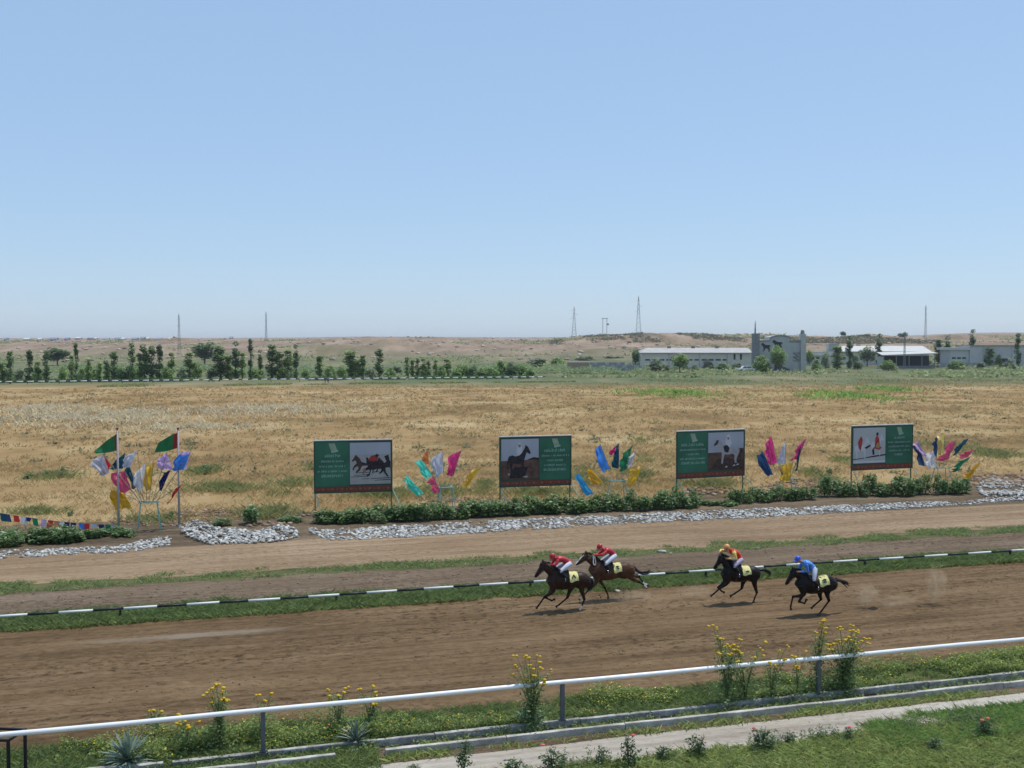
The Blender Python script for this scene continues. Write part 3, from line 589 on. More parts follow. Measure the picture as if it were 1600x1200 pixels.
RIGHT = [(993, 545, 578, 15, 'round', 1, 'narrow dark tree at the left end of the long white shed'), (1023, 555, 580, 32, 'bush', 3, 'grey-green shrub in front of the white shed, leftmost'), (1062, 553, 582, 29, 'round', 2, 'round green tree standing before the long white shed'), (1085, 566, 579, 13, 'bush', 3, 'tiny grey shrub beside the round tree'),
         (1105, 558, 577, 18, 'bush', 3, 'grey-green shrub at the middle of the white shed'), (1152, 563, 578, 20, 'bush', 3, 'grey-green shrub behind the white car'), (1190, 549, 581, 30, 'bush', 2, 'bushy green tree under the left horse emblem'), (1216, 541, 581, 26, 'round', 2, 'taller green tree in front of the gate building'),
         (1264, 547, 572, 14, 'round', 2, 'small bright tree right of the gate tower'), (1290, 543, 576, 16, 'bush', 3, 'grey-green tree between gate building and sheds'), (1308, 541, 577, 20, 'poplar', 2, 'light green columnar tree before the low sheds'), (1327, 524, 576, 11, 'poplar', 1, 'tall dark cypress, leftmost of those before the sheds'),
         (1340, 560, 578, 14, 'bush', 1, 'low dark bush at the foot of the leftmost cypress'), (1355, 540, 573, 27, 'round', 3, 'grey-green round tree between two dark cypresses'), (1373, 521, 573, 10, 'poplar', 1, 'tall dark cypress left of the open stable'), (1400, 541, 556, 34, 'bush', 2, 'green tree rising behind the open stable roof'),
         (1413, 556, 575, 12, 'poplar', 1, 'dark slim tree in front of the open stable'), (1442, 557, 574, 50, 'bush', 3, 'wide pale green bush in front of the stable'), (1466, 532, 573, 13, 'poplar', 1, 'dark cypress right of the stable, shorter'), (1481, 526, 573, 11, 'poplar', 1, 'dark cypress right of the stable, taller'),
         (1508, 545, 572, 7, 'poplar', 1, 'small thin dark conifer by the grey hall'), (1519, 514, 571, 10, 'poplar', 1, 'tallest dark cypress in front of the grey hall'), (1545, 541, 574, 15, 'poplar', 2, 'mid-green young tree before the grey hall'), (1560, 549, 574, 13, 'bush', 2, 'leafy young tree by the dark doorway'), (1590, 522, 575, 10, 'poplar', 1, 'dark cypress at the right edge of the picture'),
         (1275, 556, 579, 16, 'bush', 2, 'small green bush right of the gate building'), (1336, 545, 574, 14, 'bush', 3, 'grey-green bush right beside the leftmost cypress'), (1388, 560, 579, 26, 'bush', 2, 'low green bush at the left corner of the stable'), (1495, 560, 577, 30, 'bush', 2, 'low green bush in front of the hall wing'), (1532, 562, 577, 16, 'bush', 3, 'low grey bush left of the dark doorway'), (1578, 556, 577, 20, 'bush', 3, 'grey-green bush right of the dark doorway'), (1040, 566, 580, 22, 'bush', 3, 'low grey bush left of the round green tree'), (1130, 564, 579, 22, 'bush', 2, 'low green bush near the right end of the shed'),
         (1318, 517, 545, 12, 'round', 1, 'lone dark tree on the ridge behind the sheds'), (1349, 521, 533, 26, 'bush', 1, 'dark tree clump on the ridge right of the lone tree'), (1410, 517, 532, 20, 'bush', 1, 'dark tree clump on the ridge above the stable')]
for px, top, base, w, k, m, lab in RIGHT:
    if base < 560:
        p = PY(px, base, 1000 if base < 550 and px != 1400 else 560); kk = p.y / FPX; zz = ground_z(p.x, p.y); hh = PY(px, top, p.y).z - zz
        o = thing('broad_tree', lab, 'tree', (p.x, p.y, zz)); obj('trunk', TRUNK[k][0], o, scale=(w * kk, w * kk, hh)); obj('crown', CROWN[(k, m)][0], o, scale=(w * kk, w * kk, hh))
    else:
        tree(px, top, base, w, k, m, 'cypress_tree' if (k == 'poplar' and m == 1) else ('shrub' if k == 'bush' else 'broad_tree'), lab, None, 'shrub' if k == 'bush' else 'tree')

# scrub over the plain and the hills: far too many to count
pos = []; szs = []
r = np.random.RandomState(77)
X = r.uniform(-480, 560, 26000); Y = 325 + 780 * r.rand(26000) ** 1.3; d = fbm(X / 38, Y / 60, 91, 3); dens = np.where(Y < 640, .45, .55); k = (d > dens) & (np.abs(X) < Y * .56)
X, Y = X[k], Y[k]; Z = terrain(X, Y); b = np.repeat(np.arange(len(X)), 8); hh = .4 + 1.5 * r.rand(len(X)) ** 2
P = np.stack([X[b], Y[b], Z[b]], 1) + np.stack([r.normal(size=len(b)) * .9, r.normal(size=len(b)) * .9, r.rand(len(b)) * hh[b]], 1)
stuff('scrub', *leaves(P, .6, 5, .3, .7), leafmat('scrub_leaf', (.22, .26, .12)), 'grey-green scrub dotted over the plain and distant hills', 'scrub')
X = r.uniform(30, 330, 5200); Y = 770 + 120 * r.rand(5200); k = fbm(X / 25, Y / 40, 17, 3) > .47; X, Y = X[k], Y[k]; Z = terrain(X, Y); b = np.repeat(np.arange(len(X)), 6)
P = np.stack([X[b], Y[b], Z[b]], 1) + np.stack([r.normal(size=len(b)) * .9, r.normal(size=len(b)) * .9, r.rand(len(b)) * 1.4], 1)
stuff('scrub', *leaves(P, .6, 6, .3, .7), leafmat('scrub_dark', (.12, .12, .075)), 'dark scrub crowning the ridge under the pylons', 'scrub')
n = 1500; X = r.uniform(-430, 400, n); Y = 560 + 480 * r.rand(n); sz = .5 + 1.3 * r.rand(n) ** 2
stuff('hill_rocks', *rocks(np.stack([X, Y, terrain(X, Y) + sz * .2], 1), sz, 9), plain('hill_rock', (.40, .33, .26), .95, .2, 1, island=True), 'pale rubble scattered over the hillside', 'rubble')

# far rail of the course on the left: white sections on short posts
a = G(-60, 601.5); c = G(860, 592.5); ang = math.atan2(c.y - a.y, c.x - a.x); LEN = (c - a).length
fo = thing('far_rail', 'distant white rail in front of the poplar row across the field', 'rail', (a.x, a.y, 0), ang)
SEGL = 2.6; secm = MB().tube([(0, 0, .75), (SEGL * .62, 0, .75)], .13, 6).me('far_section', M_SWHITE, True); secb = MB().tube([(0, 0, .75), (SEGL * .38, 0, .75)], .12, 6).me('far_section_dark', M_BLACK, True); fpm = MB().box((-.06, -.06, 0), (.06, .06, .72)).me('far_post', M_BLACK)
for k in range(int(LEN / SEGL)):
    obj('rail_section', secm, fo, (k * SEGL, 0, 0)); obj('rail_section', secb, fo, (k * SEGL + SEGL * .62, 0, 0))
    if k % 3 == 0: obj('post', fpm, fo, (k * SEGL, 0, 0))
# far grass belts along that rail
def belt(pxs, y0, y1, n, h, w, seed, mat, label):
    r = np.random.RandomState(seed); x = pxs[0] + r.rand(n) * (pxs[1] - pxs[0]); t = r.rand(n); p = np.array([G(x[i], y0(x[i]) + t[i] * (y1(x[i]) - y0(x[i])))[:] for i in range(n)])
    d = fbm(p[:, 0] / 9, p[:, 1] / 20, seed, 3); p = p[d > .4]; stuff('belt_grass', *blades(p, h * (.5 + r.rand(len(p))), np.full(len(p), w), .8, seed), mat, label, 'grass')
belt((-20, 830), lambda x: 596 - x * .0085, lambda x: 599 - x * .0085, 7000, .7, .4, 81, G_WEEDD, 'dark green verge at the foot of the far rail')
belt((150, 900), lambda x: 602 - x * .006, lambda x: 607 - x * .011, 6000, .35, .3, 82, G_WEED, 'dull green strip across the far side of the field')
belt((880, 1600), lambda x: 581, lambda x: 590, 5000, .35, .3, 83, G_WEED, 'olive grass between the field and the stable buildings')
belt((1000, 1600), lambda x: 593, lambda x: 597, 1500, .35, .35, 84, G_WEED, 'thin dark green line at the far edge of the field')

# ------------------------------------------------------------------ buildings
M_WALL = plain('cream_render', (.60, .57, .50), .85, .08, .6); M_GREYW = plain('grey_render', (.43, .43, .405), .85, .08, .5); M_SLATE = plain('slate_grey', (.22, .22, .225), .8, .12, .8)
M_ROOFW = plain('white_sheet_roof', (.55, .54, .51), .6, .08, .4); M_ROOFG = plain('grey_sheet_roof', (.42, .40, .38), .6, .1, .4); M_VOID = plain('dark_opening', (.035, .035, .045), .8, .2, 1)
M_LILAC = plain('lilac_grey_wall', (.50, .485, .48), .85, .06, .4); M_TANW = plain('tan_sheet', (.38, .27, .19), .8, .1, .8); M_BLOCK = plain('grey_block', (.30, .295, .31), .9, .15, .8); M_GLASS = plain('window_glass', (.04, .05, .06), .15, .2, 1, spec=.6)
def bld(name, label, px0, px1, base, depth=12.0, cat='building'):
    """an Empty at the front-left foot; returns it with px->local mappers"""
    D = G(px0, base).y; x0 = PY(px0, base, D).x
    o = thing(name, label, cat, (x0, D, 0)); lx = lambda px: PY(px, base, D).x - x0; lz = lambda py: PY(800, py, D).z
    return o, lx, lz
def bbox_part(o, name, mat, x0, x1, y0, y1, z0, z1): return MB().box((x0, y0, z0), (x1, y1, z1)).build(name, mat, o)
# long white shed
o, lx, lz = bld('long_shed', 'long cream shed with shallow pale roof left of the gate building', 1002, 1174, 577)
W = lx(1174); bbox_part(o, 'wall', M_WALL, 0, W, 0, 16, -.3, lz(552))
mb = MB(); zr, ze = lz(543.5), lz(551); mb.add([(-.6, -.8, ze), (W + .3, -.8, ze), (W + .3, 8, zr), (3, 8, zr), (W + .3, 16.8, ze), (-.6, 16.8, ze)], [(0, 1, 2, 3), (3, 2, 4, 5), (0, 3, 5)]); mb.add([(-.6, -.8, ze - .25), (W + .3, -.8, ze - .25), (W + .3, -.8, ze), (-.6, -.8, ze)], [(0, 1, 2, 3)]); rf = mb.build('roof', M_ROOFG, o)
for px in (1047, 1085, 1123): bbox_part(rf, 'roof_vent', M_SLATE, lx(px), lx(px) + 1.4, 7.2, 8.6, zr - .1, zr + .7)
for px in range(1008, 1140, 11): bbox_part(o, 'window', M_GLASS, lx(px), lx(px + 8), -.06, .05, lz(563.5), lz(561))
for px in (1146, 1156): bbox_part(o, 'doorway', M_VOID, lx(px), lx(px + 3), -.06, .05, lz(562), lz(553))
for px in (1044, 1092, 1135): bbox_part(o, 'pilaster', M_GREYW, lx(px), lx(px) + .5, -.12, .06, 0, lz(552.5))
bbox_part(o, 'plinth', M_BLOCK, -.1, W + .05, -.15, .06, -.3, lz(574))
# gate building with two towers and horse emblems
o, lx, lz = bld('gate_building', 'grey gate building with curved gable, two towers and dark horse emblems', 1176, 1258, 580)
ta, tb = lx(1186), lx(1250); bbox_part(o, 'tower', M_SLATE, 0, lx(1185.5), -1, 2.2, -.3, lz(521)); bbox_part(o, 'tower', M_GREYW, lx(1250), lx(1258), -1, 2.2, -.3, lz(522))
mb = MB(); N_ = 40; prof = []
for i in range(N_ + 1):
    px = 1186 + 64 * i / N_; prof.append((lx(px) if 0 < i < N_ else (ta - .05 if i == 0 else tb + .05), lz(527.5 - 3.5 * math.cos((px - 1219) / 16.5 * 1.4) if abs(px - 1219) < 16.5 else 532.2)))
fr_ = [(x, 0, z) for x, z in prof]; bk_ = [(x, 10, z) for x, z in prof]
mb.sheet([[(x, 0, -.3) for x, z in prof], fr_, bk_, [(x, 10, -.3) for x, z in prof]]); mb.build('wall', M_GREYW, o)
mb = MB(); mb.sheet([[(x, -.18, z - .35) for x, z in prof], [(x, -.18, z + .12) for x, z in prof], [(x, .25, z + .12) for x, z in prof]]); mb.build('coping', M_SLATE, o)
c = MB(); cx = lx(1254); c.tube([(cx, .6, lz(522)), (cx, .6, lz(519))], [1.0, .7], 8); c.ball((cx, .6, lz(518.3)), .8); c.build('tower_cap', M_SLATE, o)
c = MB(); cx = lx(1180); c.tube([(cx, .6, lz(521)), (cx, .6, lz(511)), (cx, .6, lz(501))], [.35, .22, .08], 6); [c.box((cx - .5, .5, lz(y)), (cx + .5, .7, lz(y) + .12)) for y in (515, 508)]; c.build('mast', M_SLATE, o)
def emblem(par, cx, cz, s, flip=1):
    pts = [(-.9, .55), (-.75, .95), (-.45, 1.0), (-.1, .7), (.35, .6), (.75, .65), (1.0, .3), (.85, .25), (.75, .45), (.7, .1), (.85, -.3), (.7, -.75), (.55, -.7), (.6, -.35), (.35, -.05), (-.1, -.05), (-.2, -.4), (-.5, -.65), (-.6, -.55), (-.4, -.3), (-.45, .1), (-.6, .5)]
    n = len(pts); mb = MB(); mb.add([(cx + flip * x * s, -.12, cz + z * s) for x, z in pts] + [(cx + flip * x * s, .05, cz + z * s) for x, z in pts], [tuple(range(n))] + [(i, (i + 1) % n, n + (i + 1) % n, n + i) for i in range(n)]); return mb.build('horse_emblem', M_VOID, par)
emblem(o, lx(1196), lz(544), 2.0); emblem(o, lx(1214), lz(540), 2.2)
for py in (551, 557, 563): bbox_part(o, 'stair_landing', M_SLATE, lx(1239), lx(1249), -.5, .05, lz(py) - .14, lz(py))
for py in (551, 557): mb = MB(); mb.tube([(lx(1239), -.3, lz(py)), (lx(1248), -.3, lz(py + 6))], .16, 4); mb.build('stair_flight', M_SLATE, o)
for k in range(5): bbox_part(o, 'parapet_block', M_SLATE, lx(1233 + k * 3.2), lx(1235 + k * 3.2), -.2, .06, lz(535), lz(532.4))
bbox_part(o, 'arch_opening', M_VOID, lx(1210), lx(1222), -.07, .05, 0, lz(565))
# tan container, grey block wall
o, lx, lz = bld('tan_container', 'tan metal container standing at the left end of the grey block wall', 887, 920.5, 580.5)
bbox_part(o, 'body', M_TANW, 0, lx(920.5), 0, 3.2, 0, lz(566.5)); bbox_part(o, 'roof', M_ROOFG, -.15, lx(920.5) + .15, -.15, 3.35, lz(566.5), lz(565.8))
for k in range(9): bbox_part(o, 'rib', M_TANW, .35 + k * .95, .5 + k * .95, -.05, .03, .1, lz(567.5))
o, lx, lz = bld('block_wall', 'low grey concrete block wall between tan container and white shed', 921.5, 1000, 579.5, cat='wall')
for k in range(13):
    for j in range(3):
        x0 = lx(921.5 + k * 6.05 + (3 if j % 2 else 0)); x1 = lx(921.5 + k * 6.05 + 5.95 + (3 if j % 2 else 0)); hgt = lz(566) / 3
        if j == 2 and k > 8 and k % 2: continue
        bbox_part(o, 'block', M_BLOCK if (k + j) % 3 else M_GREYW, x0, x1, rt.uniform(-.1, .1), 1.4, hgt * j + .01, hgt * (j + 1) - .02)
# low sheds right of the gate
o, lx, lz = bld('white_roofed_shed', 'low shed with long white sheet roof behind the cypresses', 1262, 1452, 572)
bbox_part(o, 'wall', M_WALL, 0, lx(1452), 1.0, 12, -.3, lz(549))
mb = MB(); mb.add([(lx(1310), -.4, lz(549)), (lx(1455), -.4, lz(549)), (lx(1455), 11, lz(540.5)), (lx(1310), 11, lz(540.5))], [(0, 1, 2, 3)]); mb.add([(lx(1310), -.4, lz(549.8)), (lx(1455), -.4, lz(549.8)), (lx(1455), -.4, lz(549)), (lx(1310), -.4, lz(549))], [(0, 1, 2, 3)]); mb.build('roof', M_ROOFW, o)
mb = MB(); mb.box((-.2, .2, lz(556)), (lx(1309), 5, lz(555))); mb.build('lean_to_roof', M_ROOFW, o)
for px in (1268, 1276, 1317, 1333, 1345, 1362): bbox_part(o, 'window', M_GLASS, lx(px), lx(px + 5), .93, 1.05, lz(562), lz(558))
bbox_part(o, 'tower_block', M_GREYW, lx(1296), lx(1312), 1.5, 6, 0, lz(537))
for k in range(8): bbox_part(o, 'fence_panel', M_ROOFG, lx(1242 + k * 7.2), lx(1248.6 + k * 7.2), -1.2, -1.1, .1, lz(568))
o, lx, lz = bld('open_stable', 'open-fronted stable with bright white roof and black interior', 1380, 1462, 576)
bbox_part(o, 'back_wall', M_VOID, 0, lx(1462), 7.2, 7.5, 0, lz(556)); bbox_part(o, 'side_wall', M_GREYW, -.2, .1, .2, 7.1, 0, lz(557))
mb = MB(); mb.add([(-1, -.9, lz(554.5)), (lx(1464), -.9, lz(551.5)), (lx(1464), 8, lz(549.0)), (-.2, 8, lz(550.5))], [(0, 1, 2, 3)]); mb.add([(-1, -.9, lz(555.4)), (lx(1464), -.9, lz(552.4)), (lx(1464), -.9, lz(551.5)), (-1, -.9, lz(554.5))], [(0, 1, 2, 3)]); mb.build('roof', M_ROOFW, o)
for px in (1380.4, 1400, 1420, 1440, 1460): bbox_part(o, 'post', M_SLATE, lx(px), lx(px) + .3, 0, .3, 0, lz(555))
bbox_part(o, 'manger_wall', M_SLATE, .5, lx(1461), 1.5, 1.8, 0, 1.2)
o, lx, lz = bld('grey_hall', 'long lilac-grey hall with dark doorway at the right edge', 1463, 1640, 574)
W = lx(1640); bbox_part(o, 'wall', M_LILAC, lx(1515), W, 0, 15, -.3, lz(540.5)); bbox_part(o, 'low_wing', M_LILAC, lx(1485), lx(1515) - .05, .6, 12, -.3, lz(547)); bbox_part(o, 'roof', M_SLATE, lx(1514.5), W + .3, -.5, 15.5, lz(540.5), lz(539.4)); bbox_part(o, 'wing_roof', M_ROOFW, lx(1480), lx(1515) - .06, -.2, 12.4, lz(547), lz(543))
bbox_part(o, 'plinth', M_BLOCK, lx(1466), lx(1556), -.5, -.05, -.3, lz(567)); bbox_part(o, 'doorway', M_VOID, lx(1556), lx(1574.5), -.06, .05, 0, lz(560)); bbox_part(o, 'door_leaf', plain('blue_grey_door', (.07, .10, .14), .6), lx(1566), lx(1574), -.3, -.1, 0, lz(565))
for px in (1488, 1496, 1504): bbox_part(o, 'window', M_GLASS, lx(px), lx(px + 6), .52, .65, lz(561), lz(558))
for px in (1535, 1580, 1612): bbox_part(o, 'pilaster', M_GREYW, lx(px), lx(px) + .5, -.15, .06, 0, lz(541))
# white car and parked motorbike beside the gate
def car(px, base, label, body, Lc=4.3):
    p = G(px, base); o = thing('parked_car', label, 'car', (p.x, p.y, 0)); mb = MB()
    prof = [(0, .35), (.05, .75), (.9, .9), (1.35, 1.38), (2.9, 1.40), (3.55, .98), (4.25, .88), (4.3, .4)]
    w = .85; A = [(x - Lc / 2, -w, z) for x, z in prof]; B = [(x - Lc / 2, w, z) for x, z in prof]; n = len(prof)
    mb.add(A + B, [tuple(range(n)), tuple(reversed(range(n, 2 * n)))] + [(i, i + 1, n + i + 1, n + i) for i in range(n - 1)] + [(0, n, 2 * n - 1, n - 1)]); mb.build('body', body, o)
    for x0, x1 in ((1.25, 2.05), (2.15, 3.0)): MB().add([(x0 - Lc / 2, -w - .01, .95), (x1 - Lc / 2 + (.25 if x0 > 2 else 0), -w - .01, .95), (x1 - Lc / 2, -w - .01, 1.3), (x0 - Lc / 2 + (.2 if x0 < 2 else 0), -w - .01, 1.3)], [(0, 1, 2, 3)]).build('window', M_GLASS, o)
    for x in (.85, 3.4):
        for y in (-.8, .8):
            t = MB().tube([(x - Lc / 2, y - .1, .32), (x - Lc / 2, y + .1, .32)], .32, 10).build('wheel', M_BLACK, o); MB().tube([(x - Lc / 2, y - .11, .32), (x - Lc / 2, y + .11, .32)], .17, 8).build('rim', M_ROOFG, t)
    for x in (.02, 4.22): MB().box((x - Lc / 2 - .03, -.7, .6), (x - Lc / 2 + .06, -.45, .75)).build('headlight', M_GLASS, o)
    return o
oc = car(1166, 581, 'white car parked in front of the grey gate building', plain('car_white', (.78, .78, .78), .25, .03, 1, spec=.5)); oc.scale = (1.6, 1.6, 1.6)
oc = car(1221, 581, 'dark blue car parked under the gate building trees', plain('car_navy', (.05, .055, .14), .3, .05, 1, spec=.5)); oc.scale = (1.35, 1.35, 1.35)

# ------------------------------------------------------------------ village on the left horizon
M_VR = plain('village_roof', (.24, .25, .30), .7, .15, .2)
for i, (px, wv, hv, white) in enumerate([(6, 4, 4, 0), (36, 9, 3.5, 1), (58, 6, 3, 1), (76, 12, 4, 0), (100, 6, 4, 0), (117, 8, 5, 1), (136, 8, 4, 0), (146, 4, 4, 1), (160, 9, 3, 0), (178, 10, 4, 0), (188, 6, 4, 1), (205, 9, 4, 0), (219, 6, 5.5, 0), (228, 4, 5, 1), (243, 8, 3.5, 0), (262, 5, 3.5, 1), (272, 6, 3.5, 0), (358, 4, 6, 0)]):
    D = 1010.0; x = PY(px, 530, D).x; z = ground_z(x, D); k = D / FPX; w_, h_ = wv * k, hv * k * .8
    h_ = max(h_, PY(px, 530.5 - hv * .8, D).z - z); o = thing('village_house', '%s house, %s from left on the far village skyline' % ('white' if white else 'grey-roofed', ordinal(i) if i else 'first'), 'house', (x, D, z - .5), 0, 'houses on the far skyline')
    bbox_part(o, 'wall', M_ROOFW if white else M_LILAC, 0, w_, 0, 6, 0, h_ * .62 + .5)
    mb = MB(); a_ = h_ * .62 + .5; mb.add([(-.3, -.4, a_), (w_ + .3, -.4, a_), (w_ + .3, 3, a_ + h_ * .38), (-.3, 3, a_ + h_ * .38), (-.3, 6.4, a_), (w_ + .3, 6.4, a_)], [(0, 1, 2, 3), (3, 2, 5, 4), (0, 3, 4), (1, 5, 2)]); mb.build('roof', M_ROOFW if white else M_VR, o)
    bbox_part(o, 'window', M_GLASS, w_ * .3, w_ * .45, -.05, .05, .9, 1.8)

# ------------------------------------------------------------------ pylons
M_STEEL = plain('pylon_steel', (.20, .21, .23), .6, .1, .3)
def pylon(px, top, foot, D, label, w=3.0, arms=(.62, .74, .86), arml=3.2):
    p = PY(px, foot, D); z = ground_z(p.x, D); H = PY(px, top, D).z - z; o = thing('pylon', label, 'pylon', (p.x, D, z)); mb = MB(); r0 = w * .5; tr_ = max(.06, D * .00010)
    wz = lambda t: r0 * (1 - t) ** 1.15 + .16
    for sx in (-1, 1):
        for sy in (-1, 1): MB().tube([(sx * wz(t), sy * wz(t), H * t) for t in (0, .33, .66, .96)], tr_, 4).build('leg', M_STEEL, o)
    n = 9
    for i in range(n):
        a, b = .94 * i / n, .94 * (i + 1) / n
        for sy in (-1, 1):
            mb.tube([(-wz(a), sy * wz(a), H * a), (wz(b), sy * wz(b), H * b)], tr_ * .6, 3); mb.tube([(wz(a), sy * wz(a), H * a), (-wz(b), sy * wz(b), H * b)], tr_ * .6, 3)
    mb.build('lattice', M_STEEL, o); MB().tube([(0, 0, H * .94), (0, 0, H)], tr_, 4).build('peak', M_STEEL, o)
    for i, t in enumerate(arms):
        s = 1 if i % 2 else -1
        if len(arms) > 2: MB().tube([(-arml * (1.0 if s < 0 else .45), 0, H * t), (0, 0, H * t + .5), (arml * (1.0 if s > 0 else .45), 0, H * t)], tr_ * .8, 4).build('arm', M_STEEL, o)
        else: MB().tube([(-arml, 0, H * t), (arml, 0, H * t)], tr_ * .8, 4).build('arm', M_STEEL, o)
pylon(280, 489, 545, 640, 'slim lattice pylon behind the poplars at left', 1.5, (.70, .86), 1.5)
pylon(416, 486, 532, 900, 'slim lattice pylon on the hill right of the poplars', 1.4, (.7, .86), 1.6)
pylon(897, 478, 526, 850, 'lattice pylon on the dark ridge, left of the H-shaped pole', 3.6)
pylon(997.5, 461, 526, 800, 'tallest lattice pylon, above the long cream shed', 4.0)
pylon(1446, 476, 524, 900, 'slim pale pylon behind the stables at right', 1.5, (.70, .88), 1.6)
pylon(1413, 517, 575, 430, 'short dark utility mast by the open stable', .5, (.9,), .8)
p = PY(945, 524, 820); z = ground_z(p.x, 820); o = thing('pole_frame', 'H-shaped power pole pair between the two ridge pylons', 'power pole', (p.x, 820, z)); H = PY(945, 497, 820).z - z
for s in (-1, 1): MB().tube([(s * 1.6, 0, 0), (s * 1.6, 0, H)], .2, 6).build('pole', M_STEEL, o)
MB().box((-2.6, -.2, H - .5), (2.6, .2, H - .1)).build('crossbar', M_STEEL, o); MB().box((1.4, -.5, H - 5.5), (3.2, .5, H - 4.3)).build('transformer', M_STEEL, o)

# ================================================================== BILLBOARDS
M_BGREEN = plain('board_green', (.035, .15, .085), .5, .35, .5); M_BFRAME = plain('board_frame', (.03, .075, .05), .5, .15, 3); M_BLIP = plain('board_top_sheet', (.62, .60, .56), .4, .1, 2)
M_BRED = plain('board_red_band', (.19, .045, .03), .5, .3, 6); M_BTXT = plain('board_lettering', (.30, .42, .36), .6, .05, 1); M_BSCROLL = plain('board_scroll', (.30, .36, .24), .6, .15, 4); M_LEG = plain('green_leg_paint', (.05, .16, .11), .5, .15, 3)
M_BRACE = plain('pale_green_brace', (.30, .48, .40), .5, .1, 3)
PH = {k: plain('print_' + k, c, .5, v, s) for k, c, v, s in [('sky', (.40, .41, .46), .14, .5), ('sand', (.37, .35, .33), .16, 1.2), ('earth', (.115, .058, .042), .45, 3), ('dark', (.022, .016, .02), .75, 6), ('brown', (.06, .034, .028), .6, 6), ('red', (.36, .035, .03), .45, 6), ('white', (.55, .54, .55), .06, 3), ('pale', (.36, .34, .34), .15, 4), ('mist', (.43, .44, .43), .05, .6), ('gold', (.40, .24, .08), .2, 6), ('skin', (.28, .15, .10), .1, 3)]}
HORSE_STAND = [(.02, .50), (.06, .60), (.20, .64), (.34, .60), (.48, .62), (.60, .70), (.72, .86), (.76, .97), (.80, .93), (.86, .90), (.97, .72), (.95, .66), (.86, .70), (.80, .72), (.74, .58), (.70, .46), (.68, .36), (.69, .20), (.70, .03), (.64, .03), (.62, .22), (.58, .36), (.40, .36), (.26, .38), (.20, .30), (.22, .18), (.19, .03), (.13, .03), (.13, .20), (.08, .32), (.07, .42), (.02, .20), (-.02, .22), (.0, .42)]
HORSE_GALLOP = [(.0, .62), (.06, .66), (.14, .80), (.20, .88), (.24, .82), (.36, .70), (.50, .72), (.66, .72), (.80, .68), (.90, .58), (1.04, .50), (1.02, .44), (.90, .50), (.84, .40), (.86, .24), (.96, .06), (.91, .04), (.80, .20), (.72, .38), (.52, .38), (.44, .34), (.36, .16), (.20, .06), (.18, .12), (.30, .24), (.28, .36), (.16, .32), (.08, .18), (.03, .20), (.10, .38), (.22, .48), (.20, .60), (.12, .62), (.04, .56)]
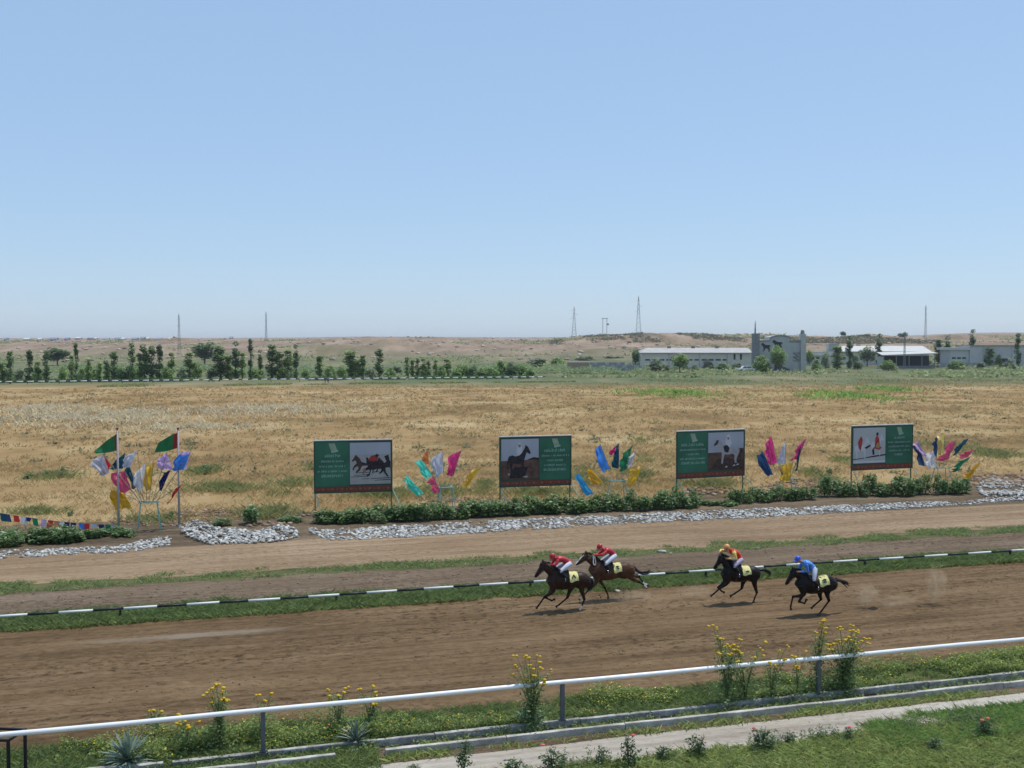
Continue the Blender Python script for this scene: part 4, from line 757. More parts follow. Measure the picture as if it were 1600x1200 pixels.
def billboard(u0, u1, v0, v1, side, pic, label, seed):
    a, b = T(u0, v0), T(u1, v1); W = (b - a).length; z0, z1 = 1.18, 4.45; H = z1 - z0
    o = thing('billboard', label, 'billboard', a, math.atan2(b.y - a.y, b.x - a.x)); r = random.Random(seed)
    MB().box((0, .0, z0), (W, .07, z1)).build('panel', M_BFRAME, o)
    for n_, q in (('frame_rail', ((-.03, -.02, z1 - .06), (W + .03, .10, z1 + .0))), ('frame_rail', ((-.03, -.02, z0 - .02), (W + .03, .10, z0 + .05))), ('frame_stile', ((-.03, -.018, z0 + .05), (.05, .098, z1 - .06))), ('frame_stile', ((W - .05, -.018, z0 + .05), (W + .03, .098, z1 - .06)))): MB().box(*q).build(n_, M_BFRAME, o)
    MB().box((-.05, -.06, z1 + .003), (W + .05, .16, z1 + .06)).build('top_sheet', M_BLIP, o)
    gw = W * .445; gx0, gx1 = (.06, gw) if side == 'L' else (W - gw, W - .06); px0, px1 = (gw + .05, W - .08) if side == 'L' else (.10, W - gw - .06); pz0, pz1 = z0 + .50, z1 - .14
    MB().box((gx0, -.008, z0 + .40), (gx1, .0, z1 - .08)).build('text_panel', M_BGREEN, o)
    band = MB().box((.06, -.008, z0 + .08), (W - .06, .0, z0 + .38)).build('ornament_band', M_BRED, o)
    mb = MB()
    for k in range(16):      # carpet lozenges along the band
        x = .25 + k * (W - .5) / 15; s = .07 + .05 * (k % 2); zc = z0 + .23; mb.add([(x - s, -.011, zc), (x, -.011, zc - s * .8), (x + s, -.011, zc), (x, -.011, zc + s * .8)], [(0, 1, 2, 3)])
    mb.build('lozenges', plain('band_gold', (.26, .10, .05), .6), band)['kind'] = 'stuff'
    gc = (gx0 + gx1) / 2; mb = MB(); sz = z1 - .16
    mb.add([(gc - .22, -.012, sz), (gc + .16, -.012, sz), (gc + .34, -.012, sz - .52), (gc - .02, -.012, sz - .60)], [(0, 3, 2, 1)]); sc_ = mb.build('scroll_emblem', M_BSCROLL, o)
    mb = MB(); mb.add([(gc - .06, -.016, sz - .50), (gc + .38, -.016, sz - .42), (gc + .38, -.016, sz - .50), (gc - .02, -.016, sz - .60)], [(0, 3, 2, 1)]); mb.build('scroll_roll', M_BTXT, sc_)
    # lettering: too far off to read, set as lines of small strokes
    rows = {1: [.5, .75, .9, 1.0, .75], 2: [.8, 1.0, .6, .8, .85], 3: [.9, 1.0, .5, 1.0, .9], 4: [.4, 1.0, .95, .9, .4]}[seed]
    for i, f in enumerate(rows):
        mb = MB(); z = z1 - 1.02 - i * .315; full = (gx1 - gx0) * .86; x = gc - full * f / 2; xe = gc + full * f / 2; big = 1.25 if i in (0, 4) else .85
        while x < xe:
            h = .115 * big * r.choice((1, 1, 1, 1.45)); w = r.uniform(.05, .085) * big; t = .022 * big
            mb.add([(x, -.012, z), (x + t, -.012, z), (x + t, -.012, z + h), (x, -.012, z + h)], [(0, 1, 2, 3)])
            if r.random() < .6: mb.add([(x + t, -.012, z + .08 * big), (x + w, -.012, z + .08 * big), (x + w, -.012, z + .105 * big), (x + t, -.012, z + .105 * big)], [(0, 1, 2, 3)])
            if r.random() < .6: mb.add([(x + t, -.012, z), (x + w, -.012, z), (x + w, -.012, z + t), (x + t, -.012, z + t)], [(0, 1, 2, 3)])
            if r.random() < .5: mb.add([(x + w - t, -.0125, z), (x + w, -.0125, z), (x + w, -.0125, z + .11 * big), (x + w - t, -.0125, z + .11 * big)], [(0, 1, 2, 3)])
            x += w + .03 * big + (.07 if r.random() < .1 else 0)
        mb.build('text_line', M_BTXT, o)['kind'] = 'stuff'
    ph = MB().box((px0, -.008, pz0), (px1, .0, pz1)).build('photo_print', PH['mist' if pic == 4 else 'sky'], o); pw, phh = px1 - px0, pz1 - pz0; lay = [.010]
    def pg(pts, m, name='print_shape'):
        lay[0] += .0012; n = len(pts); return MB().add([(px0 + x * pw, -lay[0], pz0 + y * phh) for x, y in pts], [tuple(range(n))]).build(name, PH[m], ph)
    def hs(outline, x, y, w, h, m, flip=False): pg([(min(.995, x + ((1 - q[0]) if flip else q[0]) * w), y + q[1] * h) for q in outline], m, 'printed_horse')
    if pic == 1:
        pg([(0, 0), (1, 0), (1, .72), (0, .70)], 'sand', 'printed_ground')
        for x0, x1, y in ((.02, .45, .17), (.1, .5, .21), (.28, .99, .12), (.6, 1, .08), (.14, .7, .27)): pg([(x0, y), (x1, y + .012), (x1, y + .03), (x0, y + .012)], 'dark', 'printed_shadow')
        hs(HORSE_GALLOP, .04, .24, .56, .54, 'brown'); hs(HORSE_GALLOP, .28, .14, .70, .58, 'dark'); hs(HORSE_GALLOP, .62, .2, .5, .5, 'dark')
        pg([(.22, .66), (.30, .72), (.40, .60), (.40, .50), (.28, .54)], 'pale', 'printed_rider'); pg([(.44, .58), (.52, .68), (.62, .70), (.70, .64), (.66, .56), (.50, .55)], 'red', 'printed_rider'); pg([(.60, .68), (.66, .73), (.72, .68), (.66, .64)], 'dark', 'printed_rider'); pg([(.74, .66), (.80, .70), (.90, .54), (.84, .50)], 'pale', 'printed_rider'); pg([(.84, .66), (.94, .70), (.98, .55), (.90, .52)], 'dark', 'printed_rider')
        pg([(.30, .34), (.36, .40), (.40, .30), (.33, .26)], 'skin', 'printed_legs'); pg([(.46, .12), (.52, .34), (.56, .34), (.50, .10)], 'pale', 'printed_legs')
    elif pic in (2, 3):
        pg([(0, 0), (1, 0), (1, .50 if pic == 2 else .56), (.8, .48 if pic == 2 else .55), (.5, .47), (0, .46)], 'earth', 'printed_ground')
        if pic == 2:
            pg([(.68, .48), (.86, .54), (1, .52), (1, .47)], 'dark', 'printed_hill'); pg([(.40, .72), (.44, .90), (.50, .92), (.53, .86), (.56, .70), (.52, .60), (.42, .60)], 'white', 'printed_man'); pg([(.44, .86), (.52, .86), (.51, .80), (.46, .79)], 'skin', 'printed_face')
            hs(HORSE_STAND, .16, .10, .64, .78, 'dark'); pg([(.2, .02), (.62, .02), (.7, .3), (.34, .3)], 'dark', 'printed_shadow'); pg([(.55, .05), (.66, .03), (.72, .07), (.64, .08)], 'pale', 'printed_stone'); pg([(.17, .10), (.22, .10), (.22, .15), (.18, .15)], 'pale', 'printed_hoof')
        else:
            pg([(0, 0), (1, 0), (1, .26), (.28, .30)], 'brown', 'printed_shadow'); pg([(.48, .74), (.52, .92), (.58, .95), (.62, .88), (.66, .70), (.60, .56), (.50, .56)], 'white', 'printed_man'); pg([(.53, .86), (.60, .86), (.58, .80), (.54, .80)], 'skin', 'printed_face')
            hs(HORSE_STAND, .14, .14, .76, .72, 'pale', True); pg([(.42, .62), (.52, .66), (.60, .58), (.56, .44), (.46, .48)], 'dark', 'printed_saddle'); pg([(.15, .66), (.24, .80), (.30, .78), (.26, .68), (.18, .64)], 'brown', 'printed_head'); pg([(.84, .30), (.90, .56), (.96, .54), (.92, .28)], 'brown', 'printed_tail')
            for x, y in ((.46, .05), (.68, .08), (.78, .10)): pg([(x, y), (x + .09, y + .01), (x + .06, y + .05)], 'white', 'printed_stone')
    else:
        pg([(0, .10), (1, .20), (1, .24), (.6, .20), (.3, .15), (0, .125)], 'dark', 'printed_shadow'); pg([(0, 0), (1, 0), (1, .06), (0, .07)], 'white', 'printed_ground')
        hs(HORSE_STAND, .03, .11, .50, .64, 'white'); pg([(.16, .44), (.14, .60), (.2, .72), (.25, .76), (.29, .66), (.26, .50), (.22, .34)], 'red', 'printed_rider'); pg([(.34, .44), (.52, .52), (.54, .48), (.40, .40)], 'dark', 'printed_saddle')
        hs(HORSE_STAND, .54, .18, .42, .66, 'white'); pg([(.58, .40), (.66, .46), (.68, .70), (.74, .80), (.80, .68), (.82, .48), (.88, .42), (.80, .36), (.70, .40)], 'red', 'printed_rider'); pg([(.70, .78), (.72, .86), (.77, .86), (.78, .78)], 'dark', 'printed_hat'); pg([(.68, .44), (.76, .58), (.84, .54), (.80, .40)], 'gold', 'printed_robe'); pg([(.58, .38), (.60, .22), (.66, .24), (.64, .40)], 'dark', 'printed_tail')
    for x in (.04, W - .04):
        MB().box((x - .035, .09, -.05), (x + .035, .16, z1 - .1)).build('leg', M_LEG, o)
    for x, s in ((W + .05, .55), (.1, .25)):
        MB().tube([(x, .12, z0 + .1), (x + s, -.75 + .2 * s, 0)], .03, 6).build('brace', M_BRACE, o)
    return o
billboard(5.72, 10.55, 65.4, 65.05, 'L', 1, 'billboard with galloping dark horses, first from the left', 1)
billboard(17.6, 22.45, 64.9, 64.75, 'R', 2, 'billboard with one dark horse standing on red earth', 2)
billboard(30.5, 35.95, 65.6, 66.1, 'L', 3, 'billboard with a pale horse and man in white', 3)
billboard(45.0, 50.4, 66.5, 66.75, 'R', 4, 'billboard with two riders in red robes, rightmost', 4)

# ================================================================== FLAGS ON TRESTLE STANDS
FC = {'white': (.66, .66, .70), 'silver': (.52, .53, .60), 'red': (.62, .035, .03), 'teal': (.012, .075, .12), 'pink': (.66, .09, .20), 'magenta': (.66, .045, .22), 'yellow': (.70, .43, .04), 'gold': (.60, .33, .02), 'lilac': (.52, .38, .62), 'navy': (.018, .022, .12),
      'blue': (.06, .24, .66), 'turquoise': (.10, .62, .50), 'orange': (.62, .20, .07), 'green': (.012, .20, .085), 'sky': (.05, .33, .60), 'cream': (.72, .55, .18), 'deep': (.02, .06, .16)}
def cloth_mat(c): return plain('cloth_' + c, tuple(min(.85, q * 1.15) for q in FC[c]), .42, .08, 1.5, 0, spec=.45, trans=.5)
M_POLE = plain('flag_pole_wood', (.33, .27, .19), .7, .2, 4); M_TREST = plain('trestle_paint', (.22, .42, .36), .5, .15, 3)
def flag(quad, vq, foot, col, label, group, seed, slack=1.0, poler=.016, name='flag'):
    """quad: hoist-top, fly-top, fly-bottom, hoist-bottom as sighted pixels on the plane v = vq"""
    A, B, C_, D = [PV(px, py, vq) for px, py in quad]; r = random.Random(seed); o = thing(name, label, 'flag', foot, 0, group); F0 = Vector(foot); n, m = 12, 10; mb = MB(); nv = T(0, -1)
    ph, fq, am = r.uniform(0, 6), r.uniform(1.4, 2.4), r.uniform(.06, .12) * slack; cv_, cw_, cr_ = r.uniform(-.06, .03), r.uniform(-.05, .05), r.uniform(.35, .6); rows = []
    for j in range(m + 1):
        t = j / m; row = []
        for i in range(n + 1):
            s = i / n; p = A.lerp(B, s).lerp(D.lerp(C_, s), t)
            wv = am * (math.sin(fq * 3 * s + 2.2 * t + ph) + .5 * math.sin(7 * s - 4 * t + ph * 2)) * (.25 + s); bow = math.sin(math.pi * t) * cv_ * s + math.sin(math.pi * s) * cw_ * (t - .5); p = p + nv * (wv + cr_ * (vnoise(s * 5 + seed, t * 6 + seed, 3) - .5) * (.3 + s)) + T(1, 0) * (bow + .06 * math.sin(8 * t + ph) * s) + Vector((0, 0, .05 * math.sin(7 * s + ph + 4 * t) * s - .10 * s * s * (1 - t))); row.append(p - F0)
        rows.append(row)
    mb.sheet(rows); mb.build('cloth', cloth_mat(col) if isinstance(col, str) else col, o, True)
    tip = A + (A - F0).normalized() * .05; MB().tube([(0, 0, 0), tuple(tip - F0)], poler, 6).build('pole', M_POLE, o); return o
def stand(pxc, topy, base, half, v, label):
    p = PV(pxc, base, v); p.z = 0; H = PV(pxc, topy, v).z; k = UV(PV(pxc + half, topy, v))[0] - UV(PV(pxc - half, topy, v))[0]; w = k / 2
    o = thing('flag_stand', label, 'stand', p, TH)
    for sx in (-1, 1):
        for sy in (-1, 1): MB().tube([(sx * w, sy * .18, H), (sx * w * 1.45, sy * .42, 0)], .028, 6).build('leg', M_TREST, o)
        MB().tube([(sx * w, -.2, H), (sx * w, .2, H)], .028, 6).build('end_bar', M_TREST, o); MB().tube([(sx * w * 1.22, -.3, H * .5), (sx * w * 1.22, .3, H * .5)], .02, 6).build('stretcher', M_TREST, o)
    for sy in (-1, 1): MB().tube([(-w - .12, sy * .2, H + .03), (w + .12, sy * .2, H + .03)], .028, 6).build('top_bar', M_TREST, o)
    return T(*UV(p), 0) + Vector((0, 0, H)), w
def cluster(org, sc, v, st, flags, where, stand_label):
    cv = lambda q: (org[0] + q[0] / sc, org[1] + q[1] / sc); (cx, ty, by, hw) = st
    top, w = stand(org[0] + cx / sc, org[1] + ty / sc, by, hw / sc, v, stand_label); n = len(flags)
    for i, (col, lab, q) in enumerate(flags):
        dv = ((i * 5) % n) / n * .7 - .35; xm = sum(p[0] for p in q) / 4; f = max(-1, min(1, (xm - cx) / (hw * 4))); foot = top + T(f * w * .9, dv * .45)
        flag([cv(p) for p in q], v + dv, foot, col, '%s %s' % (lab, where), 'festive flags on trestle stands', i * 7 + int(org[0]))
cluster((120, 660), 6.667, 61.6, (755, 835, 827, 85), [
    ('silver', 'silver-white flag furthest left', [(275, 335), (150, 395), (255, 560), (340, 530)]), ('red', 'small scarlet flag', [(290, 345), (230, 430), (310, 525), (362, 440)]), ('teal', 'dark teal flag, upper one,', [(505, 318), (375, 410), (350, 490), (480, 482)]),
    ('silver', 'pale silver flag, topmost,', [(630, 300), (505, 340), (485, 465), (555, 470)]), ('pink', 'broad pink flag', [(500, 510), (345, 520), (465, 750), (570, 700)]), ('teal', 'long dark teal flag, lower one,', [(550, 460), (498, 485), (580, 705), (625, 670)]),
    ('gold', 'golden yellow flag, lowest,', [(500, 745), (335, 668), (390, 905), (580, 895)]), ('white', 'bright white flag', [(720, 425), (590, 525), (632, 728), (685, 690)]), ('yellow', 'upright yellow flag', [(800, 430), (690, 470), (712, 712), (776, 700)]),
    ('lilac', 'lilac flag', [(940, 310), (835, 372), (862, 492), (1000, 488)]), ('navy', 'narrow navy flag', [(975, 500), (900, 512), (850, 710), (882, 716)]), ('lilac', 'pale lilac flag beside the right flagpole', [(1190, 300), (1070, 302), (1060, 480), (1140, 485)]),
    ('blue', 'sky blue flag', [(1175, 332), (1035, 338), (1000, 500), (1110, 496)]), ('red', 'small red flag, lower right,', [(1105, 640), (1010, 700), (942, 862), (985, 800)])], 'in the cluster between the two flagpoles', 'green trestle flag stand between the two flagpoles')
cluster((620, 680), 10, 64.2, (770, 820, 790, 90), [
    ('turquoise', 'low turquoise flag', [(150, 622), (95, 690), (290, 935), (432, 918)]), ('turquoise', 'upper turquoise flag', [(395, 385), (288, 405), (450, 685), (552, 630)]), ('orange', 'faded orange flag', [(490, 225), (385, 320), (440, 430), (500, 470)]), ('silver', 'silver flag', [(712, 255), (525, 345), (592, 672), (722, 592)]),
    ('magenta', 'magenta flag', [(1012, 238), (822, 305), (800, 640), (892, 628)]), ('pink', 'pink flag, lower,', [(570, 640), (480, 700), (592, 925), (682, 870)]), ('yellow', 'golden flag', [(1330, 490), (1105, 585), (1040, 832), (1105, 800)])], 'in the cluster right of the first billboard', 'green trestle flag stand right of the first billboard')
cluster((890, 680), 10.9, 64.2, (815, 780, 781, 110), [
    ('blue', 'royal blue flag', [(520, 150), (428, 265), (540, 622), (678, 575)]), ('magenta', 'small pink flag', [(790, 185), (680, 250), (690, 332), (775, 295)]), ('teal', 'dark teal flag', [(838, 140), (760, 280), (732, 565), (838, 552)]), ('green', 'green flag', [(1082, 160), (930, 290), (860, 632), (988, 572)]),
    ('white', 'slim white flag', [(1145, 238), (1022, 350), (985, 545), (1045, 530)]), ('yellow', 'yellow flag, right,', [(1238, 520), (1062, 568), (985, 852), (1092, 850)]), ('gold', 'dull gold flag, left,', [(345, 555), (288, 600), (390, 845), (575, 800)]), ('sky', 'low sky blue flag', [(150, 648), (100, 700), (290, 1032), (405, 990)])],
    'in the cluster between second and third billboards', 'green trestle flag stand between second and third billboards')
cluster((1170, 670), 10, 64.8, (600, 790, 768, 80), [
    ('deep', 'dark blue flag', [(212, 350), (118, 402), (295, 748), (378, 715)]), ('magenta', 'tall pink flag, left,', [(352, 118), (238, 222), (320, 568), (442, 540)]), ('silver', 'slim white flag', [(578, 165), (500, 330), (445, 548), (575, 540)]), ('magenta', 'salmon pink flag, right,', [(898, 150), (780, 235), (650, 492), (765, 480)]),
    ('teal', 'narrow teal flag behind the salmon pink one', [(822, 280), (770, 312), (715, 652), (758, 662)]), ('yellow', 'yellow flag, lowest,', [(692, 520), (515, 568), (515, 832), (642, 812)])], 'in the cluster between third and fourth billboards', 'green trestle flag stand between third and fourth billboards')
cluster((1420, 665), 8.89, 65.4, (455, 592, 753, 75), [
    ('lilac', 'thin lilac flag', [(120, 212), (78, 226), (190, 432), (245, 420)]), ('deep', 'dark blue flag, leftmost,', [(112, 222), (75, 262), (165, 562), (228, 552)]), ('white', 'white flag', [(342, 348), (215, 380), (260, 602), (380, 582)]), ('deep', 'upright dark blue flag', [(392, 148), (325, 232), (345, 422), (392, 432)]),
    ('cream', 'cream yellow flag', [(502, 124), (390, 140), (408, 412), (482, 392)]), ('pink', 'broad pink flag', [(662, 203), (530, 258), (428, 502), (562, 470)]), ('teal', 'teal flag, upper right,', [(828, 172), (700, 230), (600, 412), (662, 402)]), ('pink', 'small coral flag', [(908, 322), (800, 350), (710, 462), (822, 442)]),
    ('green', 'green flag', [(878, 418), (680, 510), (590, 655), (682, 612)]), ('gold', 'orange-yellow flag, lowest right,', [(1002, 498), (860, 590), (768, 742), (852, 742)])], 'in the cluster right of the fourth billboard', 'green trestle flag stand right of the fourth billboard')

# two tall flagpoles
M_PSTEEL = plain('flagpole_steel', (.36, .35, .36), .45, .1, 2); M_FGREEN = plain('flag_green', (.012, .15, .05), .5, .1, 2, trans=.25); M_FRED = plain('flag_stripe_red', (.26, .025, .02), .5, .15, 5, trans=.2)
def flagpole(px, top, base, v, fq, red, label, flabel, seed):
    p = PV(px, base, v); p.z = 0; H = PV(px, top, v).z; o = thing('flagpole', label, 'flagpole', p, 0)
    MB().tube([(0, 0, 0), (0, 0, H * .45), (0, 0, H)], [.07, .06, .045], 10).build('pole', M_PSTEEL, o, True); MB().ball((0, 0, H + .05), .07).build('finial', M_FRED, o, True); MB().tube([(0, 0, 0), (0, 0, .18)], [.14, .10], 10).build('base', M_CONCD, o)
    f = thing('national_flag', flabel, 'flag', p, 0, 'green flags on the two tall poles'); A, B, C_, D = [PV(x, y, v) - p for x, y in fq]; n, m = 18, 10; rows = []; r = random.Random(seed)
    for j in range(m + 1):
        t = j / m; row = []
        for i in range(n + 1):
            s = i / n; q = A.lerp(B, s).lerp(D.lerp(C_, s), t); q = q + T(0, -1) * (.12 * math.sin(6 * s + 2 * t + seed) * s + .05 * math.sin(13 * s - 3 * t) * s) + Vector((-.06 if s == 0 else -.06, 0, .06 * math.sin(5 * s + 3 * t) * s)); row.append(q)
        rows.append(row)
    k = max(1, int(n * red)); MB().sheet([r_[k:] for r_ in rows]).build('green_field', M_FGREEN, f, True); MB().sheet([r_[:k + 1] for r_ in rows]).build('red_stripe', M_FRED, f, True)
flagpole(185.5, 671, 822, 61.2, [(185, 677), (148, 704), (151, 710), (185, 704)], .14, 'steel flagpole left of the flag cluster', 'green flag with red hoist stripe on the left pole', 1)
flagpole(280, 671, 818, 61.9, [(279.5, 676), (249, 690), (243, 709), (279.5, 700)], .26, 'steel flagpole right of the flag cluster', 'green flag with red hoist stripe on the right pole', 4)

# bunting strung to the left flagpole
BV = 61.2; q0, q1 = PV(-60, 794, BV), PV(184, 823, BV); bo = thing('bunting', 'string of small coloured pennants running left from the flagpole', 'bunting', (q0.x, q0.y, 0)); O0 = Vector((q0.x, q0.y, 0))
def cord(px): return PV(px, 801.5 + (px / 185.0) * 19 + 3.5 * math.sin(max(0, min(1, px / 185)) * math.pi), BV) - O0
MB().tube([cord(x) for x in range(-60, 186, 6)], .012, 5).build('cord', M_POLE, bo)
seq = [(-52, 'red'), (-40, 'white'), (-26, 'navy'), (-12, 'yellow'), (3.5, 'teal'), (11, 'deep'), (25, 'red'), (36.5, 'white'), (45.5, 'navy'), (54, 'green'), (69, 'lilac'), (79.5, 'red'), (88, 'orange'), (95.5, 'silver'), (105, 'navy'), (115, 'navy'), (127, 'blue'), (136, 'red'), (147, 'silver'), (158, 'navy'), (168, 'green'), (179, 'lilac')]
for i, (px, c) in enumerate(seq):
    a, b = cord(px - 4.3), cord(px + 4.3); h = rnd.uniform(.34, .46) * (.55 if i % 5 == 3 else 1); sw = rnd.uniform(-.12, .12); rows = []
    for j in range(5):
        t = j / 4; rows.append([a.lerp(b, s) + Vector((sw * t, 0, -h * t)) + T(0, -1) * (.05 * math.sin(4 * s + i + 2 * t) * t) for s in (0, .25, .5, .75, 1)])
    MB().sheet(rows).build('pennant', cloth_mat(c), bo, True)

# ================================================================== HEDGE AND PLANTS
M_HLEAF = leafmat('hedge_leaf', (.095, .165, .05)); M_HLEAF2 = leafmat('hedge_leaf_pale', (.36, .44, .27)); M_STEM = plain('green_stem', (.09, .12, .045), .8, .2, 5)
def bush_mesh(seed, n, leaf, mats, w=1.0, h=1.0, pale=.16):
    """Leafy clump of unit width and height, leaf blades lying mostly flat and catching the sun."""
    r = np.random.RandomState(seed); nb = 14; a = r.rand(nb) * 6.28; q = np.sqrt(r.rand(nb)); c = np.stack([np.cos(a) * q * .38 * w, np.sin(a) * q * .38 * w, (.25 + .6 * r.rand(nb) * (1 - .4 * q)) * h], 1)
    k = r.randint(0, nb, n); d = r.normal(size=(n, 3)); d /= np.linalg.norm(d, axis=1)[:, None]; p = c[k] + d * (.10 + .13 * r.rand(n))[:, None] * np.array([1, 1, .9]); p[:, 2] = np.abs(p[:, 2]); lo = r.rand(n) < .2; p[lo, 2] *= .4
    V, F = leaves(p, leaf, seed, .55, .62); fm = (r.rand(n) < pale).astype(int); return mesh_np('foliage', V, F, mats, fm)
def stems_mesh(seed, k, h, spread, rr=.012):
    r = random.Random(seed); mb = MB()
    for i in range(k):
        a = r.uniform(0, 6.28); s = spread * r.uniform(.3, 1); mb.tube([(0, 0, 0), (s * .4 * math.cos(a), s * .4 * math.sin(a), h * .5), (s * math.cos(a), s * math.sin(a), h * r.uniform(.75, .95))], [rr, rr * .8, rr * .4], 5)
    return mb.me('stems', M_STEM)
BUSH = [bush_mesh(400 + i, 430, .07, [M_HLEAF, M_HLEAF2], pale=.22) for i in range(6)]; BST = [stems_mesh(i, 7, .8, .3) for i in range(2)]  # share of pale leaves also paints sun glints into the foliage colour
def hedge(px0, px1, base, count, hmin, hmax, label, gap=None, dv=.8):
    label = label.replace('broad-leaved green bush in the', 'bush in the').replace('dark leafy bush in the', 'dark bush in the')
    for i in range(count):
        px = px0 + (px1 - px0) * (i + rnd.uniform(.1, .9)) / count
        if gap and gap(px): continue
        p = G(px, base(px)); u, v = UV(p); v += rnd.uniform(0, dv); h = rnd.uniform(hmin, hmax) * rnd.uniform(.85, 1.3); w = rnd.uniform(.8, 1.6); o = thing('leafy_bush', '%s from left: %s' % (ordinal(i) if i else 'first', label), 'bush', T(u, v), rnd.uniform(0, 6.28), 'leafy bushes of the planting bed')
        obj('foliage', rnd.choice(BUSH), o, scale=(w, w, h)); obj('stems', rnd.choice(BST), o, scale=(w, w, h))
hedge(-30, 110, lambda x: 857 - x * .07, 15, .62, .9, 'broad-leaved green bush in the left bed below the bunting', None, 1.9)
hedge(105, 205, lambda x: 848 - (x - 105) * .10, 9, .38, .6, 'low leafy bush between the bunting and left flagpole', None, 1.3)
hedge(498, 625, lambda x: 820 - (x - 498) * .035, 13, .75, 1.1, 'dark leafy bush in the hedge below the first billboard', None, .9)
hedge(620, 780, lambda x: 816 - (x - 620) * .05, 16, .95, 1.25, 'dark leafy bush in the hedge below the turquoise flags', None, .9)
hedge(780, 905, lambda x: 808 - (x - 780) * .05, 13, .95, 1.2, 'dark leafy bush in the hedge below the second billboard', None, .9)
hedge(900, 1052, lambda x: 803 - (x - 900) * .045, 14, .95, 1.25, 'dark leafy bush in the hedge below the royal blue flag', None, .9)
hedge(1040, 1095, lambda x: 796 - (x - 1040) * .05, 6, 1.1, 1.5, 'taller dark bush under the left leg of the third billboard', None, .8)
hedge(1095, 1150, lambda x: 791, 4, .3, .5, 'small low bush under the third billboard', None, .8)
hedge(1148, 1180, lambda x: 788, 3, .9, 1.3, 'dark bush at the right leg of the third billboard', None, 1.0)
hedge(1182, 1282, lambda x: 787 - (x - 1182) * .04, 10, .85, 1.15, 'dark leafy bush in the hedge below the yellow and salmon flags', None, .9)
hedge(1292, 1405, lambda x: 779 - (x - 1292) * .03, 12, 1.15, 1.5, 'tall leafy bush in the hedge below the fourth billboard', None, .9)
hedge(1410, 1520, lambda x: 776 - (x - 1410) * .03, 12, 1.15, 1.45, 'tall leafy bush at the right end of the hedge', None, .9)
# loose green bushes round the heap of stones
for px, base, w, h, lab in [(395, 818, 46, 34, 'feathery green bush behind the heap of white stones'), (110, 806, 12, 12, 'small dark weed behind the bunting'), (265, 812, 22, 15, 'low weed at the foot of the right flagpole'), (345, 822, 40, 14, 'low spreading weed behind the stone heap'), (455, 815, 50, 10, 'low grey weed left of the hedge'), (76, 745, 22, 13, 'dark weed in the dry field left of the flags, larger'), (98, 740, 12, 12, 'dark weed in the dry field left of the flags, smaller'),
                               (45, 748, 22, 9, 'flat olive weed in the dry field at far left'), (322, 740, 30, 14, 'green weed in the dry field right of the flagpoles'), (1295, 742, 16, 12, 'small dark weed right of the yellow flag'), (1225, 752, 14, 30, 'upright pale weed beside the fourth flag cluster')]:
    p = G(px, base); k = p.y / FPX; o = thing('weed_bush', lab, 'bush', p, rnd.uniform(0, 6)); obj('foliage', BUSH[(px + w) % 6], o, scale=(w * k, w * k * .8, h * k * 1.1)); obj('stems', BST[0], o, scale=(w * k, w * k, h * k))
# scattered dark weeds of the far field, too many and faint to single out
pos = []
for _ in range(260):
    px, py = rnd.uniform(-20, 1620), 612 + 130 * rnd.random() ** 1.3; p = G(px, py); s = rnd.uniform(.25, .8)
    for _k in range(26): pos.append((p.x + rnd.gauss(0, s), p.y + rnd.gauss(0, s), abs(rnd.gauss(0, s * .4))))
stuff('field_weeds', *leaves(np.array(pos), .16, 88, .3, .6), leafmat('field_weed_leaf', (.15, .15, .075)), 'small drab weeds dotted over the dry field', 'weeds')

# tall yellow-flowering plants along the railing
M_FLEAF = leafmat('flower_leaf', (.15, .21, .075)); FM = []
def tall_flower(px, base, top, wpx, heads, seed, label, zb=.02, leafy=1.0):
    heads = int(heads * 1.6); wpx *= 1.45
    p = G(px, base, zb); k = p.y / FPX; H = (base - top) * k; W = wpx * k / 2; r = random.Random(seed); o = thing('flowering_plant', label, 'plant', p, 0); st = MB(); lp = []; fl = []; tips = []
    for i in range(max(3, heads // 2)):
        a = r.uniform(0, 6.28); s = W * r.uniform(.2, 1.0); h = H * r.uniform(.62, 1.0); t = (s * math.cos(a), s * math.sin(a) * .7, h); tips.append(t)
        pts = [(t[0] * q * q, t[1] * q * q, h * q) for q in (0, .3, .6, .85, 1)]; st.tube(pts, [.014, .012, .009, .006, .004], 5)
        for j in range(int(95 * leafy)):
            q = r.random() ** 1.2 * .93; c = (t[0] * q * q, t[1] * q * q, h * q); e = .07 + .17 * (1 - q); lp.append((c[0] + r.gauss(0, e), c[1] + r.gauss(0, e), max(.02, c[2] + r.gauss(0, .04))))
    st.build('stems', M_STEM, o); V, F = leaves(np.array(lp), .046, seed, .4, .45); obj('foliage', mesh_np('foliage', V, F, M_FLEAF), o)
    for i in range(heads):
        t = tips[i % len(tips)]; c = Vector(t) + Vector((r.gauss(0, .06), r.gauss(0, .05), r.uniform(-.08, .03))) * (1 if i >= len(tips) else .0); e = r.uniform(.040, .062); mb = MB()
        mb.ball(c, (e * 1.0, e * 1.0, e * .55), 0, 8, 4); ht = mb.build('flower_head', M_YEL, o, True)
